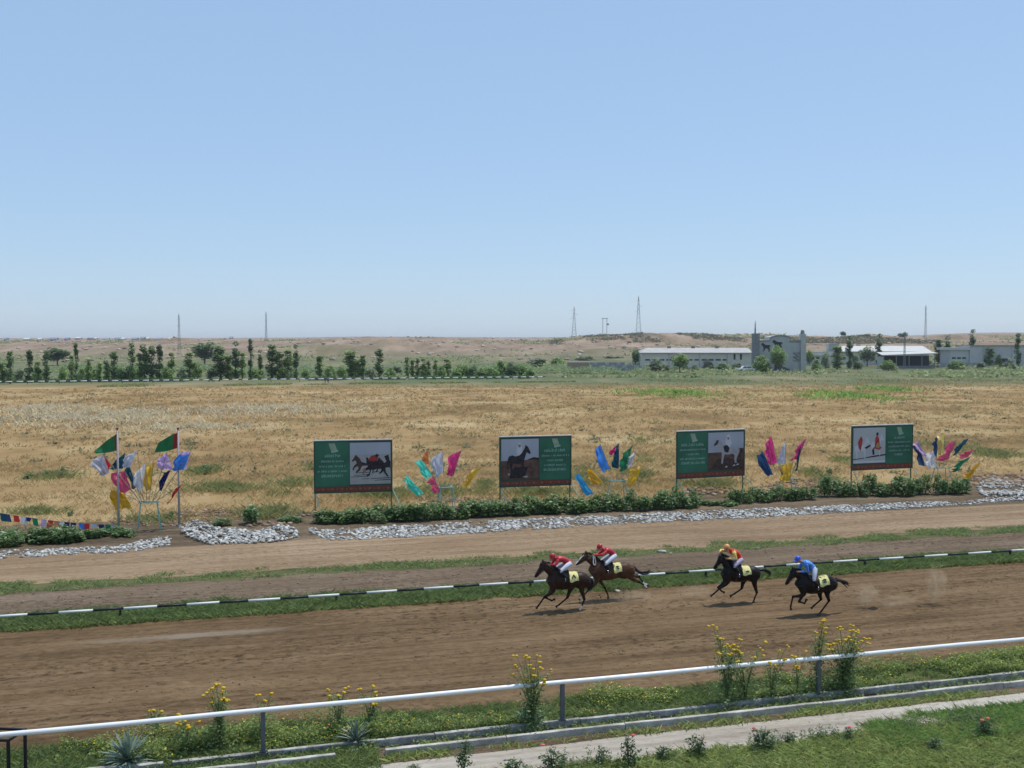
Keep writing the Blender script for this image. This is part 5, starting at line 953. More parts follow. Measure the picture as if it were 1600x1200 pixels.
for i, a in enumerate([(292, 1178, 1112, 75, 8, 'bushy plant with yellow heads left of the first post'), (345, 1172, 1060, 34, 14, 'tall yellow-flowered stem left of the first railing post'), (245, 1150, 1095, 20, 4, 'sparse stem with a pair of yellow heads at far left'), (408, 1165, 1066, 36, 4, 'thin tall stem just beside the first railing post'),
                     (530, 1150, 1070, 40, 9, 'leaning yellow-flowered stem above the middle yucca'), (578, 1148, 1066, 24, 9, 'yellow-flowered stem right of the middle yucca'), (832, 1140, 1021, 46, 22, 'dense yellow-flowered plant left of the second post'), (1135, 1105, 972, 44, 18, 'tallest slim plant with yellow heads left of the third post'),
                     (1165, 1100, 1000, 66, 14, 'leafy plant with a row of yellow heads left of third post'), (1205, 1098, 998, 40, 8, 'leafy yellow-flowered plant nearest left of third post'), (1245, 1095, 1015, 26, 6, 'short yellow-flowered stem right behind the third post'), (1275, 1088, 966, 40, 14, 'yellow-flowered plant rising behind the third post'), (1318, 1084, 974, 56, 34, 'broad plant crowned with many yellow heads right of third post')]):
    tall_flower(a[0], a[1], a[2], a[3], a[4], 500 + i, a[5], .02, 1.0)

# yuccas: rosettes of sword leaves, each leaf its own piece
M_YUC = plain('yucca_leaf', (.17, .235, .19), .45, .15, 3, spec=.4)
ym = MB(); ym.sheet([[(-.018, 0, 0), (0, .0, -.006), (.018, 0, 0)], [(-.026, .35, .05), (0, .35, .035), (.026, .35, .05)], [(-.020, .7, .05), (0, .7, .038), (.020, .7, .05)], [(-.002, 1.0, .0), (0, 1.0, -.004), (.002, 1.0, .0)]]); YM = ym.me('yucca_leaf', M_YUC, True)
def yucca(px, base, L, n, label, seed, upright=0.0):
    p = G(px, base); r = random.Random(seed); o = thing('yucca', label, 'yucca', p, 0)
    for i in range(n):
        el = math.asin(min(1, max(-.15, r.uniform(-.12, 1.0) * (1 - upright) + upright * r.uniform(.5, 1)))); a = i * 2.39996 + r.uniform(-.2, .2); l = L * r.uniform(.8, 1.1)
        q = obj('leaf', YM, o, (0, 0, .12 + .12 * (el / 1.57))); q.rotation_euler = (el, 0, a); q.scale = (1.5 * L + .4, l, l)
    MB().tube([(0, 0, -.02), (0, 0, .22)], [.07, .05], 8).build('stem', M_BARK, o)
yucca(200, 1198, .72, 84, 'large grey-green yucca at the lower left corner', 1); yucca(557, 1166, .55, 56, 'grey yucca straddling the gutter in the middle', 2); yucca(828, 1139, .50, 36, 'upright green yucca left of the second railing post', 3, .6)

# rose bushes along the path
M_RLEAF = leafmat('rose_leaf', (.06, .105, .04)); M_RLEAF2 = leafmat('rose_leaf_pale', (.15, .20, .10)); ROSE = [bush_mesh(600 + i, 300, .055, [M_RLEAF, M_RLEAF2], w=.8, h=1.05, pale=.3) for i in range(6)]
def rose(px, base, wpx, hpx, nf, label, seed):
    p = G(px, base); k = p.y / FPX; w, h = wpx * k, hpx * k; r = random.Random(seed); o = thing('rose_bush', label, 'rose bush', p, 0); obj('foliage', ROSE[seed % 6], o, scale=(w, w * .8, h)); obj('stems', stems_mesh(seed, 6, 1.0, .3, .014), o, scale=(w, w * .8, h))
    for i in range(nf):
        mb = MB(); c = Vector((r.uniform(-.3, .3) * w, -r.uniform(0, .2) * w, h * r.uniform(.85, 1.05)))
        for j in range(6): a = j * 1.05; mb.ball(c + Vector((.028 * math.cos(a), .028 * math.sin(a), .0)), (.03, .03, .024), 0, 6, 4)
        mb.ball(c + Vector((0, 0, .012)), .028, 0, 6, 4); mb.build('blossom', M_PINK, o, True)
for i, a in enumerate([(725, 1206, 46, 56, 0, 'leafy rose bush rising in front of the kerb'), (650, 1206, 30, 14, 0, 'low rose bush at the bottom edge left of the path'), (800, 1214, 60, 32, 0, 'low dark rose bush at the bottom edge'), (862, 1204, 52, 40, 1, 'dark rose bush with a pink bloom beside the path'), (942, 1196, 32, 34, 0, 'thin rose shoots left of the tall pink rose'), (982, 1200, 42, 58, 1, 'tall rose bush topped by one coral pink bloom'),
                     (1035, 1188, 40, 24, 0, 'sparse rose shoots in the middle of the path edge'), (1092, 1182, 46, 42, 0, 'dark rose bush right of the tall pink rose'), (1188, 1172, 56, 38, 1, 'rose bush with a small pink bloom in the lawn edge'), (1232, 1162, 26, 22, 0, 'small rose bush standing before the pale path'), (1328, 1158, 30, 24, 1, 'small rose bush with a red bloom on the path edge'), (1538, 1152, 46, 34, 2, 'rose bush in tall grass at the right'), (1460, 1172, 40, 20, 0, 'low rose bush in the lawn at lower right')]):
    rose(*a[:5], a[5], 700 + i)

# black steel frame at the lower left corner
p = G(14, 1228); o = thing('steel_frame', 'black square-tube steel frame cut off by the lower left corner', 'frame', p, R(-6)); H = PY(14, 1155, p.y).z
M_FB = plain('frame_black', (.012, .012, .016), .4, .1, 3)
for x, y in ((0, 0), (-1.6, 0), (0, .7), (-1.6, .7)): MB().box((x - .03, y - .03, 0), (x + .03, y + .03, H), bev=.004).build('leg', M_FB, o)
for a, b in (((-1.565, -.028, H - .06), (-.035, .028, H - .003)), ((-1.565, .672, H - .06), (-.035, .728, H - .003)), ((-.028, .035, H - .06), (.028, .665, H - .003)), ((-1.628, .035, H - .06), (-1.572, .665, H - .003))): MB().box(a, b).build('rail', M_FB, o)

# ================================================================== HORSES AND JOCKEYS
M_SOCK = plain('white_hair', (.62, .60, .57), .7, .1, 8); M_HOOF = plain('hoof', (.05, .042, .035), .5, .2, 8); M_TACK = plain('tack_leather', (.028, .02, .016), .4, .2, 8); M_STEELB = plain('stirrup_steel', (.55, .55, .58), .25, .05, 5, metal=.9)
M_SKIN = plain('skin', (.40, .21, .14), .55, .08, 6); M_CLOTHY = plain('saddle_cloth_yellow', (.66, .62, .26), .75, .08, 5, .15); M_NUM = plain('number_ink', (.03, .03, .03), .7); M_BOOT = plain('boot_leather', (.016, .014, .014), .35, .1, 8); M_BREECH = plain('breeches_white', (.60, .62, .72), .75, .06, 6)
def coat(name, c): return plain('coat_' + name, tuple(x * .72 for x in c), .42, .4, 4.0, .12, spec=.16)
def along(pts, n=5):
    """smooth a polyline (Catmull-Rom)"""
    P = [Vector(p) for p in pts]; out = []
    for i in range(len(P) - 1):
        a, b, c, d = P[max(i - 1, 0)], P[i], P[i + 1], P[min(i + 2, len(P) - 1)]
        for k in range(n): t = k / n; out.append(.5 * ((2 * b) + (c - a) * t + (2 * a - 5 * b + 4 * c - d) * t * t + (3 * b - a - 3 * c + d) * t ** 3))
    return out + [P[-1]]
def horse(spec, seed):
    s, X0, Y0 = spec['s'], spec['o'][0], spec['o'][1]
    def h(q, y=0.0): return Vector(((X0 - q[0]) / (s * .962), y, (Y0 + .07 * (X0 - q[0]) - q[1]) / s))
    K = {k: h(v) for k, v in spec['k'].items() if not isinstance(v, list)}; p = G(*spec['at']); u, v = UV(p)
    o = thing('racehorse', spec['label'], 'horse', (p.x, p.y, track_z(u, v)), TH + math.pi, 'galloping racehorses'); mb = MB(); SD = (0, 1, 0)
    W, B, C, TH_, BT, BE, FL, CB, CF = (K[k] for k in ('withers', 'back', 'croup', 'tailhead', 'buttock', 'belly', 'flank', 'chestbot', 'chest'))
    st = []      # trunk stations: centre, half-width, half-height
    def sta(top, bot, w): st.append(((top + bot) / 2, w, (top - bot).length / 2))
    sta(CF + Vector((.02, 0, .13)), CF + Vector((0, 0, -.10)), .13); sta(W * .35 + CF * .65 + Vector((0, 0, .20)), CB * .75 + CF * .25 + Vector((0, 0, .03)), .21); sta(W, CB * .75 + BE * .25 + Vector((0, 0, 0)), .235)
    sta(W * .45 + B * .55 + Vector((0, 0, -.015)), CB * .3 + BE * .7, .27); sta(B, BE * .8 + FL * .2, .285); sta(B * .45 + C * .55, FL * .8 + BE * .2, .265); sta(C, FL * .55 + BT * .45 + Vector((0, 0, -.16)), .275); sta(TH_, BT + Vector((.10, 0, -.18)), .225); sta(TH_ + Vector((-.04, 0, -.1)), BT + Vector((-.01, 0, -.12)), .12)
    pts = along([q[0] for q in st], 3); wv = along([(q[1], q[2], 0) for q in st], 3); mb.tube(pts, [(max(.05, q.x), max(.06, q.y)) for q in wv], 18, side=SD)
    # neck and head
    PL, MZ, JW = K['poll'], K['muzzle'], K['jaw']; d = (MZ - PL); hd = d.normalized(); nb = W * .55 + CF * .45 + Vector((-.06, 0, .06)); nt = PL * .62 + JW * .38 - hd * .0; mid = nb.lerp(nt, .5) + Vector((0, 0, .02))
    nr = (W - CF).length / 2 * .92; mb.tube(along([nb + (nb - mid) * .25, nb, mid, nt], 3), [(.17, nr), (.165, nr * .98), (.16, nr * .9), (.15, nr * .8), (.135, nr * .70), (.12, nr * .60), (.11, nr * .55), (.10, .135), (.09, .125), (.085, .115)], 14, side=SD)
    Lh = max(.52, min(.64, d.length)); dn = Vector((-hd.z, 0, hd.x)); dn = dn if dn.z < 0 else -dn      # towards the jaw
    hp = lambda t, o_, y=0: PL + hd * (Lh * t) + dn * o_ + Vector((0, y, 0))
    mb.tube([hp(-.06, .07), hp(.10, .10), hp(.30, .105), hp(.52, .085), hp(.72, .07), hp(.88, .068), hp(1.0, .065)], [(.05, .06), (.085, .115), (.088, .13), (.072, .10), (.055, .075), (.055, .068), (.035, .045)], 14, side=SD)
    for y in (-1, 1):
        mb.tube([hp(-.03, .0, y * .05), hp(-.13, -.03, y * .065), hp(-.24, -.035, y * .06)], [(.028, .03), (.03, .022), (.006, .006)], 8); mb.ball(hp(.27, .035, y * .078), .026)
        mb.ball(hp(.95, .05, y * .042), (.028, .018, .022)); mb.ball(hp(.2, .16, y * .06), (.06, .025, .06))
    LW = []
    for nm, y, hind in (('fa', -.15, 0), ('fb', .15, 0), ('ha', .15, 1), ('hb', -.15, 1)):
        if spec.get('swap', {}).get(nm): y = -y
        a, b, c, e = [h(q, y) for q in spec['k'][nm]]
        if hind:
            hip = Vector((C.x * .5 + BT.x * .5 + .05, y * .75, C.z * .55 + BT.z * .45)); mb.tube(along([hip, a + Vector((.0, 0, .02)), b], 4), [(.13, .21), (.135, .215), (.135, .20), (.125, .175), (.11, .14), (.085, .105), (.062, .080), (.048, .066), (.042, .060)], 12, side=SD)
            mb.ball(b + Vector((-.012, 0, .012)), (.05, .042, .06)); r0 = (.034, .042)
        else:
            sh = Vector((a.x * .6 + CF.x * .4 + .0, y * .85, a.z * .45 + W.z * .55)); mb.tube(along([sh, a, b], 4), [(.10, .19), (.11, .18), (.11, .15), (.10, .125), (.085, .10), (.07, .082), (.055, .065), (.047, .054), (.046, .052)], 12, side=SD)
            mb.ball(b, (.052, .045, .056)); r0 = (.033, .038)
        mb.tube([b, b.lerp(c, .35), b.lerp(c, .75), c], [r0, (.031, .038), (.031, .037), (.037, .043)], 10, side=SD); mb.ball(c, (.04, .038, .04)); f = (e - c); ft = c + f * 1.0
        mb.tube([c, c + f * .55, c + f * .62, ft], [(.029, .032), (.033, .036), (.045, .052), (.054, .064)], 10, side=SD); LW.append((nm, c, ft, b))
    me = voxel(mb, .019, 3); mats = [coat(spec['coat'][0], spec['coat'][1]), coat(spec['coat'][0] + '_points', spec['coat'][2]), M_SOCK, M_HOOF]
    for m in mats: me.materials.append(m)
    nP = len(me.polygons); cen = np.zeros(nP * 3, np.float32); me.polygons.foreach_get('center', cen); cen = cen.reshape(-1, 3); mi = np.zeros(nP, np.int32)
    for nm, c, ft, b in LW:
        c_, f_, b_ = np.array(c), np.array(ft), np.array(b); 
        def seg(p0, p1):
            dd = p1 - p0; t = np.clip(((cen - p0) @ dd) / (dd @ dd), 0, 1); return np.linalg.norm(cen - (p0 + t[:, None] * dd), axis=1), t
        dist, t = seg(b_, c_); mi[(dist < .075)] = 1
        dist, t = seg(c_, f_); mi[(dist < .085)] = 2 if nm in spec['socks'] else 1; mi[(dist < .09) & (t > .62)] = 3
    hl = np.array([(cen - np.array(hp(0, .06))) @ np.array(hd), (cen - np.array(hp(0, 0))) @ np.array(dn)]).T
    if spec.get('blaze'): mi[(hl[:, 0] > .08) & (hl[:, 0] < Lh + .05) & (hl[:, 1] < .045) & (np.abs(cen[:, 1]) < .04) & (cen[:, 0] > PL.x - .02)] = 2
    mi[(hl[:, 0] > Lh * .86) & (np.abs(cen[:, 1]) < .1) & (cen[:, 0] > PL.x) & (hl[:, 1] > .0) & (hl[:, 1] < .16) & (mi == 0)] = 1
    me.polygons.foreach_set('material_index', mi); me.polygons.foreach_set('use_smooth', np.ones(nP, bool)); obj('body', me, o)
    r = random.Random(seed); hairm = plain('hair_' + spec['coat'][0], spec['coat'][3], .5, .2, 6, spec=.4)
    # mane along the crest, tail streaming behind
    mb = MB(); crest = along([PL + Vector((.02, 0, .02)), PL.lerp(W, .35) + Vector((.01, 0, .085)), PL.lerp(W, .7) + Vector((.0, 0, .055)), W + Vector((.02, 0, .015))], 8)
    for q in crest:
        for k in range(4):
            b = q + Vector((r.uniform(-.02, .02), r.uniform(-.03, .03), r.uniform(-.03, .0))); L = r.uniform(.08, .17); mb.tube([b, b + Vector((-L * .6, r.uniform(-.03, .05), L * .25)), b + Vector((-L * 1.3, r.uniform(-.04, .07), -L * .25))], [.016, .014, .003], 4)
    for k in range(6): b = PL + Vector((.02, r.uniform(-.03, .03), .02)); mb.tube([b, b + hd * .1 + Vector((0, r.uniform(-.03, .03), .02)), b + hd * .18], [.014, .012, .003], 4)
    mb.build('mane', hairm, o, True); mb = MB(); tp_ = along([h(q) for q in spec['k']['tail']], 6)
    for k in range(34):
        off = Vector((r.gauss(0, .02), r.gauss(0, .022), r.gauss(0, .02))); spread = Vector((r.gauss(0, .05), r.gauss(0, .06), r.gauss(0, .07))); n_ = len(tp_); e = r.uniform(.75, 1.0); m_ = max(3, int(n_ * e))
        mb.tube([q + off * (1 - .3 * i / n_) + spread * (i / n_) ** 1.5 for i, q in enumerate(tp_[:m_])], [.022 * (1 - .75 * i / m_) + .003 for i in range(m_)], 4)
    mb.tube(tp_[:len(tp_) // 2], [.045 - .03 * i / (len(tp_) // 2) for i in range(len(tp_) // 2)], 8); mb.build('tail', hairm, o, True)
    # eyes
    for y in (-1, 1): MB().ball(hp(.27, .035, y * .09), .017, 0, 8, 6).build('eye', M_BOOT, o, True)
    # saddle cloth draped over the back, with the worn-dark number marks
    x0, x1 = K['cloth0'].x, K['cloth1'].x; xs_ = sorted((x0, x1)); cl = lambda x, t, lift: None
    top = lambda x: np.interp(x, [C.x, B.x, W.x], [C.z, B.z, W.z]); bot = lambda x: np.interp(x, [BT.x, FL.x, BE.x, CB.x], [FL.z, FL.z, BE.z, CB.z]); wid = lambda x: np.interp(x, [C.x, B.x, W.x], [.275, .285, .235])
    def wrap(x, a, lift=.02):
        zc = (top(x) + bot(x)) / 2; hh = (top(x) - bot(x)) / 2 + lift; w = wid(x) + lift; return Vector((x, w * math.sin(a), zc + hh * math.cos(a)))
    amax = spec.get('drape', 1.55); rows = [[wrap(xs_[0] + (xs_[1] - xs_[0]) * i / 8, a * amax / 12 * (1 - .05 * math.sin(i * .8) * abs(a) / 12), .026 + .012 * math.sin(i * 1.7 + a * .8)) for a in range(-12, 13)] for i in range(9)]
    sc_ = MB().sheet(rows).build('saddle_cloth', M_CLOTHY, o, True)
    for sgn in (1, -1):
        mb = MB(); mk = spec['mark']; xc = (xs_[0] + xs_[1]) / 2; sz = (xs_[1] - xs_[0]) * .36
        for a, b in zip(mk[:-1], mk[1:]):
            A = [wrap(xc - q[0] * sz, sgn * (amax * .62 - q[1] * .33), .046) for q in (a, b)]; mb.tube(A, .024, 5)
        mb.build('number', M_NUM, sc_)
    xs2 = xs_[1] - .02; rows = [[wrap(xs2 + .42 * i / 6, a * .95 / 8, .035 + .03 * (1 if abs(a) < 3 else 0) + (.045 if i in (0, 6) and abs(a) < 4 else 0)) for a in range(-8, 9)] for i in range(7)]
    MB().sheet(rows).build('saddle', M_TACK, o, True)
    gx = xs2 + .26; MB().sheet([[wrap(gx + dx, a * math.pi / 16, .012) for a in range(-16, 17)] for dx in (-.045, .045)]).build('girth', M_TACK, o, True)
    # bridle
    mb = MB()
    for t, o_, ra, rb in ((.62, .078, .075, .098), (.02, .09, .088, .118)):
        c = hp(t, o_); ring = [c + dn * (rb * math.cos(q)) + Vector((0, ra * math.sin(q), 0)) for q in np.linspace(0, 2 * math.pi, 17)]; mb.tube(ring, .009, 5)
    for y in (-1, 1): mb.tube([hp(.03, .02, y * .085), hp(.35, .10, y * .092), hp(.62, .09, y * .078), hp(.84, .11, y * .058)], .009, 5); mb.ball(hp(.84, .11, y * .062), .02)
    mb.build('bridle', M_SOCK if spec.get('pale_bridle') else M_TACK, o, True)
    return o, h, hp, wrap, xs2

def jockey(spec, o_h, h, hp):
    J = spec['j']; hip, sh, hc, kn, ft, hand = (h(J[k]) for k in ('hip', 'shoulder', 'helmet', 'knee', 'foot', 'hand')); mb = MB(); seg = []
    base = Vector(o_h.location); o = thing('person', spec['jlabel'], 'person', base, TH + math.pi, 'jockeys'); SD = (0, 1, 0)
    def part(pts, rad, lab, n=10, side=SD): mb.tube(pts, rad, n, side=side); seg.append((np.array([tuple(p) for p in pts]), lab))
    tor = sh - hip; td = tor.normalized(); up = Vector((-td.z, 0, td.x)); up = up if up.z > 0 else -up
    part(along([hip - td * .05, hip + td * .06, hip + tor * .45 + up * .06, hip + tor * .8 + up * .05, sh + up * .0, sh + td * .06], 3), [(.10, .09), (.14, .12), (.165, .135), (.165, .135), (.155, .125), (.15, .12), (.155, .12), (.165, .125), (.175, .13), (.18, .13), (.185, .13), (.185, .125), (.18, .12), (.16, .10), (.11, .08), (.07, .06)], 'jersey', 16)
    nk = sh + td * .05 + up * .03; hd_ = (hc - Vector((0, 0, .05)) - nk); part([nk - td * .03, nk + hd_ * .5, hc - Vector((.0, 0, .06))], [(.062, .065), (.055, .06), (.06, .065)], 'skin')
    fwd = Vector((.93, 0, -.36)); fc = hc + Vector((.015, 0, -.055)); mb.ball(fc, (.095, .075, .11), 0, 12, 9); mb.ball(fc + fwd * .06 + Vector((0, 0, -.05)), (.055, .055, .055)); mb.tube([fc + fwd * .085 + Vector((0, 0, .01)), fc + fwd * .115 + Vector((0, 0, -.025))], [.012, .017], 6)
    mb.ball(fc + fwd * .095 + Vector((0, 0, -.062)), (.016, .026, .011)); seg.append((np.array([tuple(fc - fwd * .05), tuple(fc + fwd * .12)]), 'skin'))
    for y in (-1, 1): mb.ball(fc + Vector((-.01, y * .076, -.01)), (.025, .012, .03))
    for y in (-1, 1):
        s0 = sh + Vector((0, y * .17, -.02)); e0 = h(J['elbow' if y > 0 else 'elbow2'], y * .25) if ('elbow' if y > 0 else 'elbow2') in J else s0.lerp(hand, .5) + Vector((-.02, y * .09, -.10)); w0 = h(J['hand' if y > 0 else 'hand2'], y * .09) if ('hand' if y > 0 else 'hand2') in J else Vector((hand.x, y * .09, hand.z))
        part([s0 - Vector((0, y * .04, 0)), s0, s0.lerp(e0, .5), e0, e0.lerp(w0, .4), w0 - (w0 - e0).normalized() * .03], [.075, .07, .058, .052, .045, .036], spec.get('sleeve', 'jersey'))
        fd = (w0 - e0).normalized(); dn_ = Vector((0, 0, -1)); dn_ = (dn_ - fd * dn_.dot(fd)).normalized(); pc = w0 + fd * .035
        part([w0 - fd * .04, w0, pc + fd * .03], [(.024, .03), (.022, .036), (.020, .040)], 'skin', side=SD)
        for k in range(4):      # four fingers curled round the rein, thumb on top
            b = pc + fd * .028 + dn_ * (.030 - .020 * k) + Vector((0, -y * .006, 0)); L = (.034, .04, .042, .038)[k]; ins = Vector((0, -y, 0)); pts_ = [b, b + fd * L * .8, b + fd * L * .9 + ins * .03, b + fd * L * .2 + ins * .042]; part(pts_, [.0095, .009, .0085, .0075], 'skin', 6, None)
        b = pc - dn_ * .032; part([b, b + fd * .03 + Vector((0, -y * .012, 0)), b + fd * .055 + Vector((0, -y * .02, .0))], [.011, .010, .008], 'skin', 6, None)
        hj = hip + Vector((0, y * .10, -.01)); kj = Vector((kn.x, y * .29, kn.z)); aj = Vector((ft.x + .06, y * .315, ft.z + .10)); part(along([hj, hj.lerp(kj, .5) + Vector((0, y * .02, .02)), kj], 4), [.115, .112, .108, .10, .092, .084, .076, .07, .066], 'breeches')
        part([kj, kj.lerp(aj, .12)], [.066, .06], 'breeches'); part([kj.lerp(aj, .10), kj.lerp(aj, .35), kj.lerp(aj, .75), aj], [(.058, .062), (.056, .064), (.044, .05), (.04, .046)], 'boot'); part([aj + Vector((-.04, 0, -.05)), aj + Vector((.05, 0, -.075)), aj + Vector((.16, y * .01, -.085))], [(.038, .045), (.042, .042), (.03, .026)], 'boot')
    me = voxel(mb, .0125, 2); labs = ['jersey', 'skin', 'breeches', 'boot', 'sleeve']; mats = [spec['jersey'], M_SKIN, spec.get('breeches', M_BREECH), M_BOOT, spec.get('sleevem', spec['jersey'])]
    for m in mats: me.materials.append(m)
    nP = len(me.polygons); cen = np.zeros(nP * 3, np.float32); me.polygons.foreach_get('center', cen); cen = cen.reshape(-1, 3); best = np.full(nP, 9.); mi = np.zeros(nP, np.int32)
    for P, lab in seg:
        for a, b in zip(P[:-1], P[1:]):
            dd = b - a; t = np.clip(((cen - a) @ dd) / (dd @ dd + 1e-9), 0, 1); ds = np.linalg.norm(cen - (a + t[:, None] * dd), axis=1) - (.09 if lab == 'jersey' and len(P) > 8 else (.03 if lab != 'skin' else .035)); k = ds < best; best[k] = ds[k]; mi[k] = labs.index(lab)
    me.polygons.foreach_set('material_index', mi); me.polygons.foreach_set('use_smooth', np.ones(nP, bool)); obj('body', me, o)
    # skull cap with peak and goggles
    mb = MB(); cc = hc + Vector((.0, 0, .0)); ax = Vector((.25, 0, 1)).normalized(); rows = []
    for j in range(7):
        a = j / 6 * 1.75; rr, zz = .118 * math.sin(a), .125 * math.cos(a); rows.append([cc + ax * zz + Vector((ax.z, 0, -ax.x)) * (rr * 1.08 * math.cos(q)) + Vector((0, rr * .93 * math.sin(q), 0)) for q in np.linspace(0, 2 * math.pi, 17)])
    mb.sheet(rows); hm = mb.build('helmet', spec['cap'], o, True); f2 = Vector((ax.z, 0, -ax.x)); rows = [[cc + f2 * (rr * math.cos(q)) + Vector((0, rr * .85 * math.sin(q), 0)) + ax * (-.01 - .25 * (rr - .118)) for q in np.linspace(-.95, .95, 9)] for rr in (.118, .15, .175)]
    MB().sheet(rows).build('peak', spec.get('peak', spec['cap']), hm, True); g = MB(); g.sheet([[cc + f2 * (.112 * math.cos(q)) + Vector((0, .10 * math.sin(q), 0)) + ax * z for q in np.linspace(-1.1, 1.1, 9)] for z in (-.03, -.06)]); g.build('goggles', M_BOOT, hm, True)
    # reins from hands to bit, stirrups
    for y in (-1, 1):
        w0 = h(J['hand' if y > 0 else 'hand2'], y * .09) if ('hand' if y > 0 else 'hand2') in J else Vector((hand.x, y * .09, hand.z)); bit = hp(.84, .11, y * .062); MB().tube([w0, w0.lerp(bit, .5) + Vector((0, y * .03, -.04)), bit], .010, 5).build('rein', M_TACK if not spec.get('pale_bridle') else M_SOCK, o_h, True)
        if y > 0 and spec.get('loop'): MB().tube(along([w0, w0 + Vector((.04, .12, -.30)), w0 + Vector((-.02, .14, -.36)), w0 + Vector((-.06, .12, -.28)), w0 + Vector((-.03, .06, -.04))], 5), .022, 6).build('rein_loop', M_SOCK, o_h, True)
        c = Vector((ft.x + .12, y * .32, ft.z + .03)); ring = [c + Vector((.0, .07 * math.cos(q), .075 * math.sin(q))) for q in np.linspace(0, 2 * math.pi, 13)]; MB().tube(ring, .011, 5).build('stirrup', M_STEELB, o_h, True)
        MB().tube([c + Vector((0, 0, .075)), Vector((kn.x - .12, y * .27, kn.z - .05))], .012, 4).build('stirrup_leather', M_TACK, o_h)
    return o
RED_J = plain('jersey_red', (.42, .012, .022), .4, .15, 5, .1, spec=.5); ORG_J = plain('jersey_orange_red', (.60, .045, .012), .45, .12, 5, .1); YEL_S = plain('sleeve_yellow', (.78, .56, .16), .5, .08, 5, .1); BLU_J = plain('jersey_blue', (.10, .28, .72), .45, .5, 9, .1); YELB = plain('sleeve_buff', (.62, .45, .18), .5, .1, 5)
CAPR = plain('cap_red', (.42, .012, .018), .3, .08, 5, spec=.5); CAPO = plain('cap_orange', (.78, .36, .12), .35, .2, 7); CAPB = plain('cap_blue', (.03, .10, .62), .3, .1, 5, spec=.5); CAPOR = plain('cap_peak_red', (.55, .07, .03), .4)
z5 = lambda x, y: (820 + x / 7.62, 830 + y / 7.62); z6 = lambda x, y: (1090 + x / 6.4, 840 + y / 6.4)
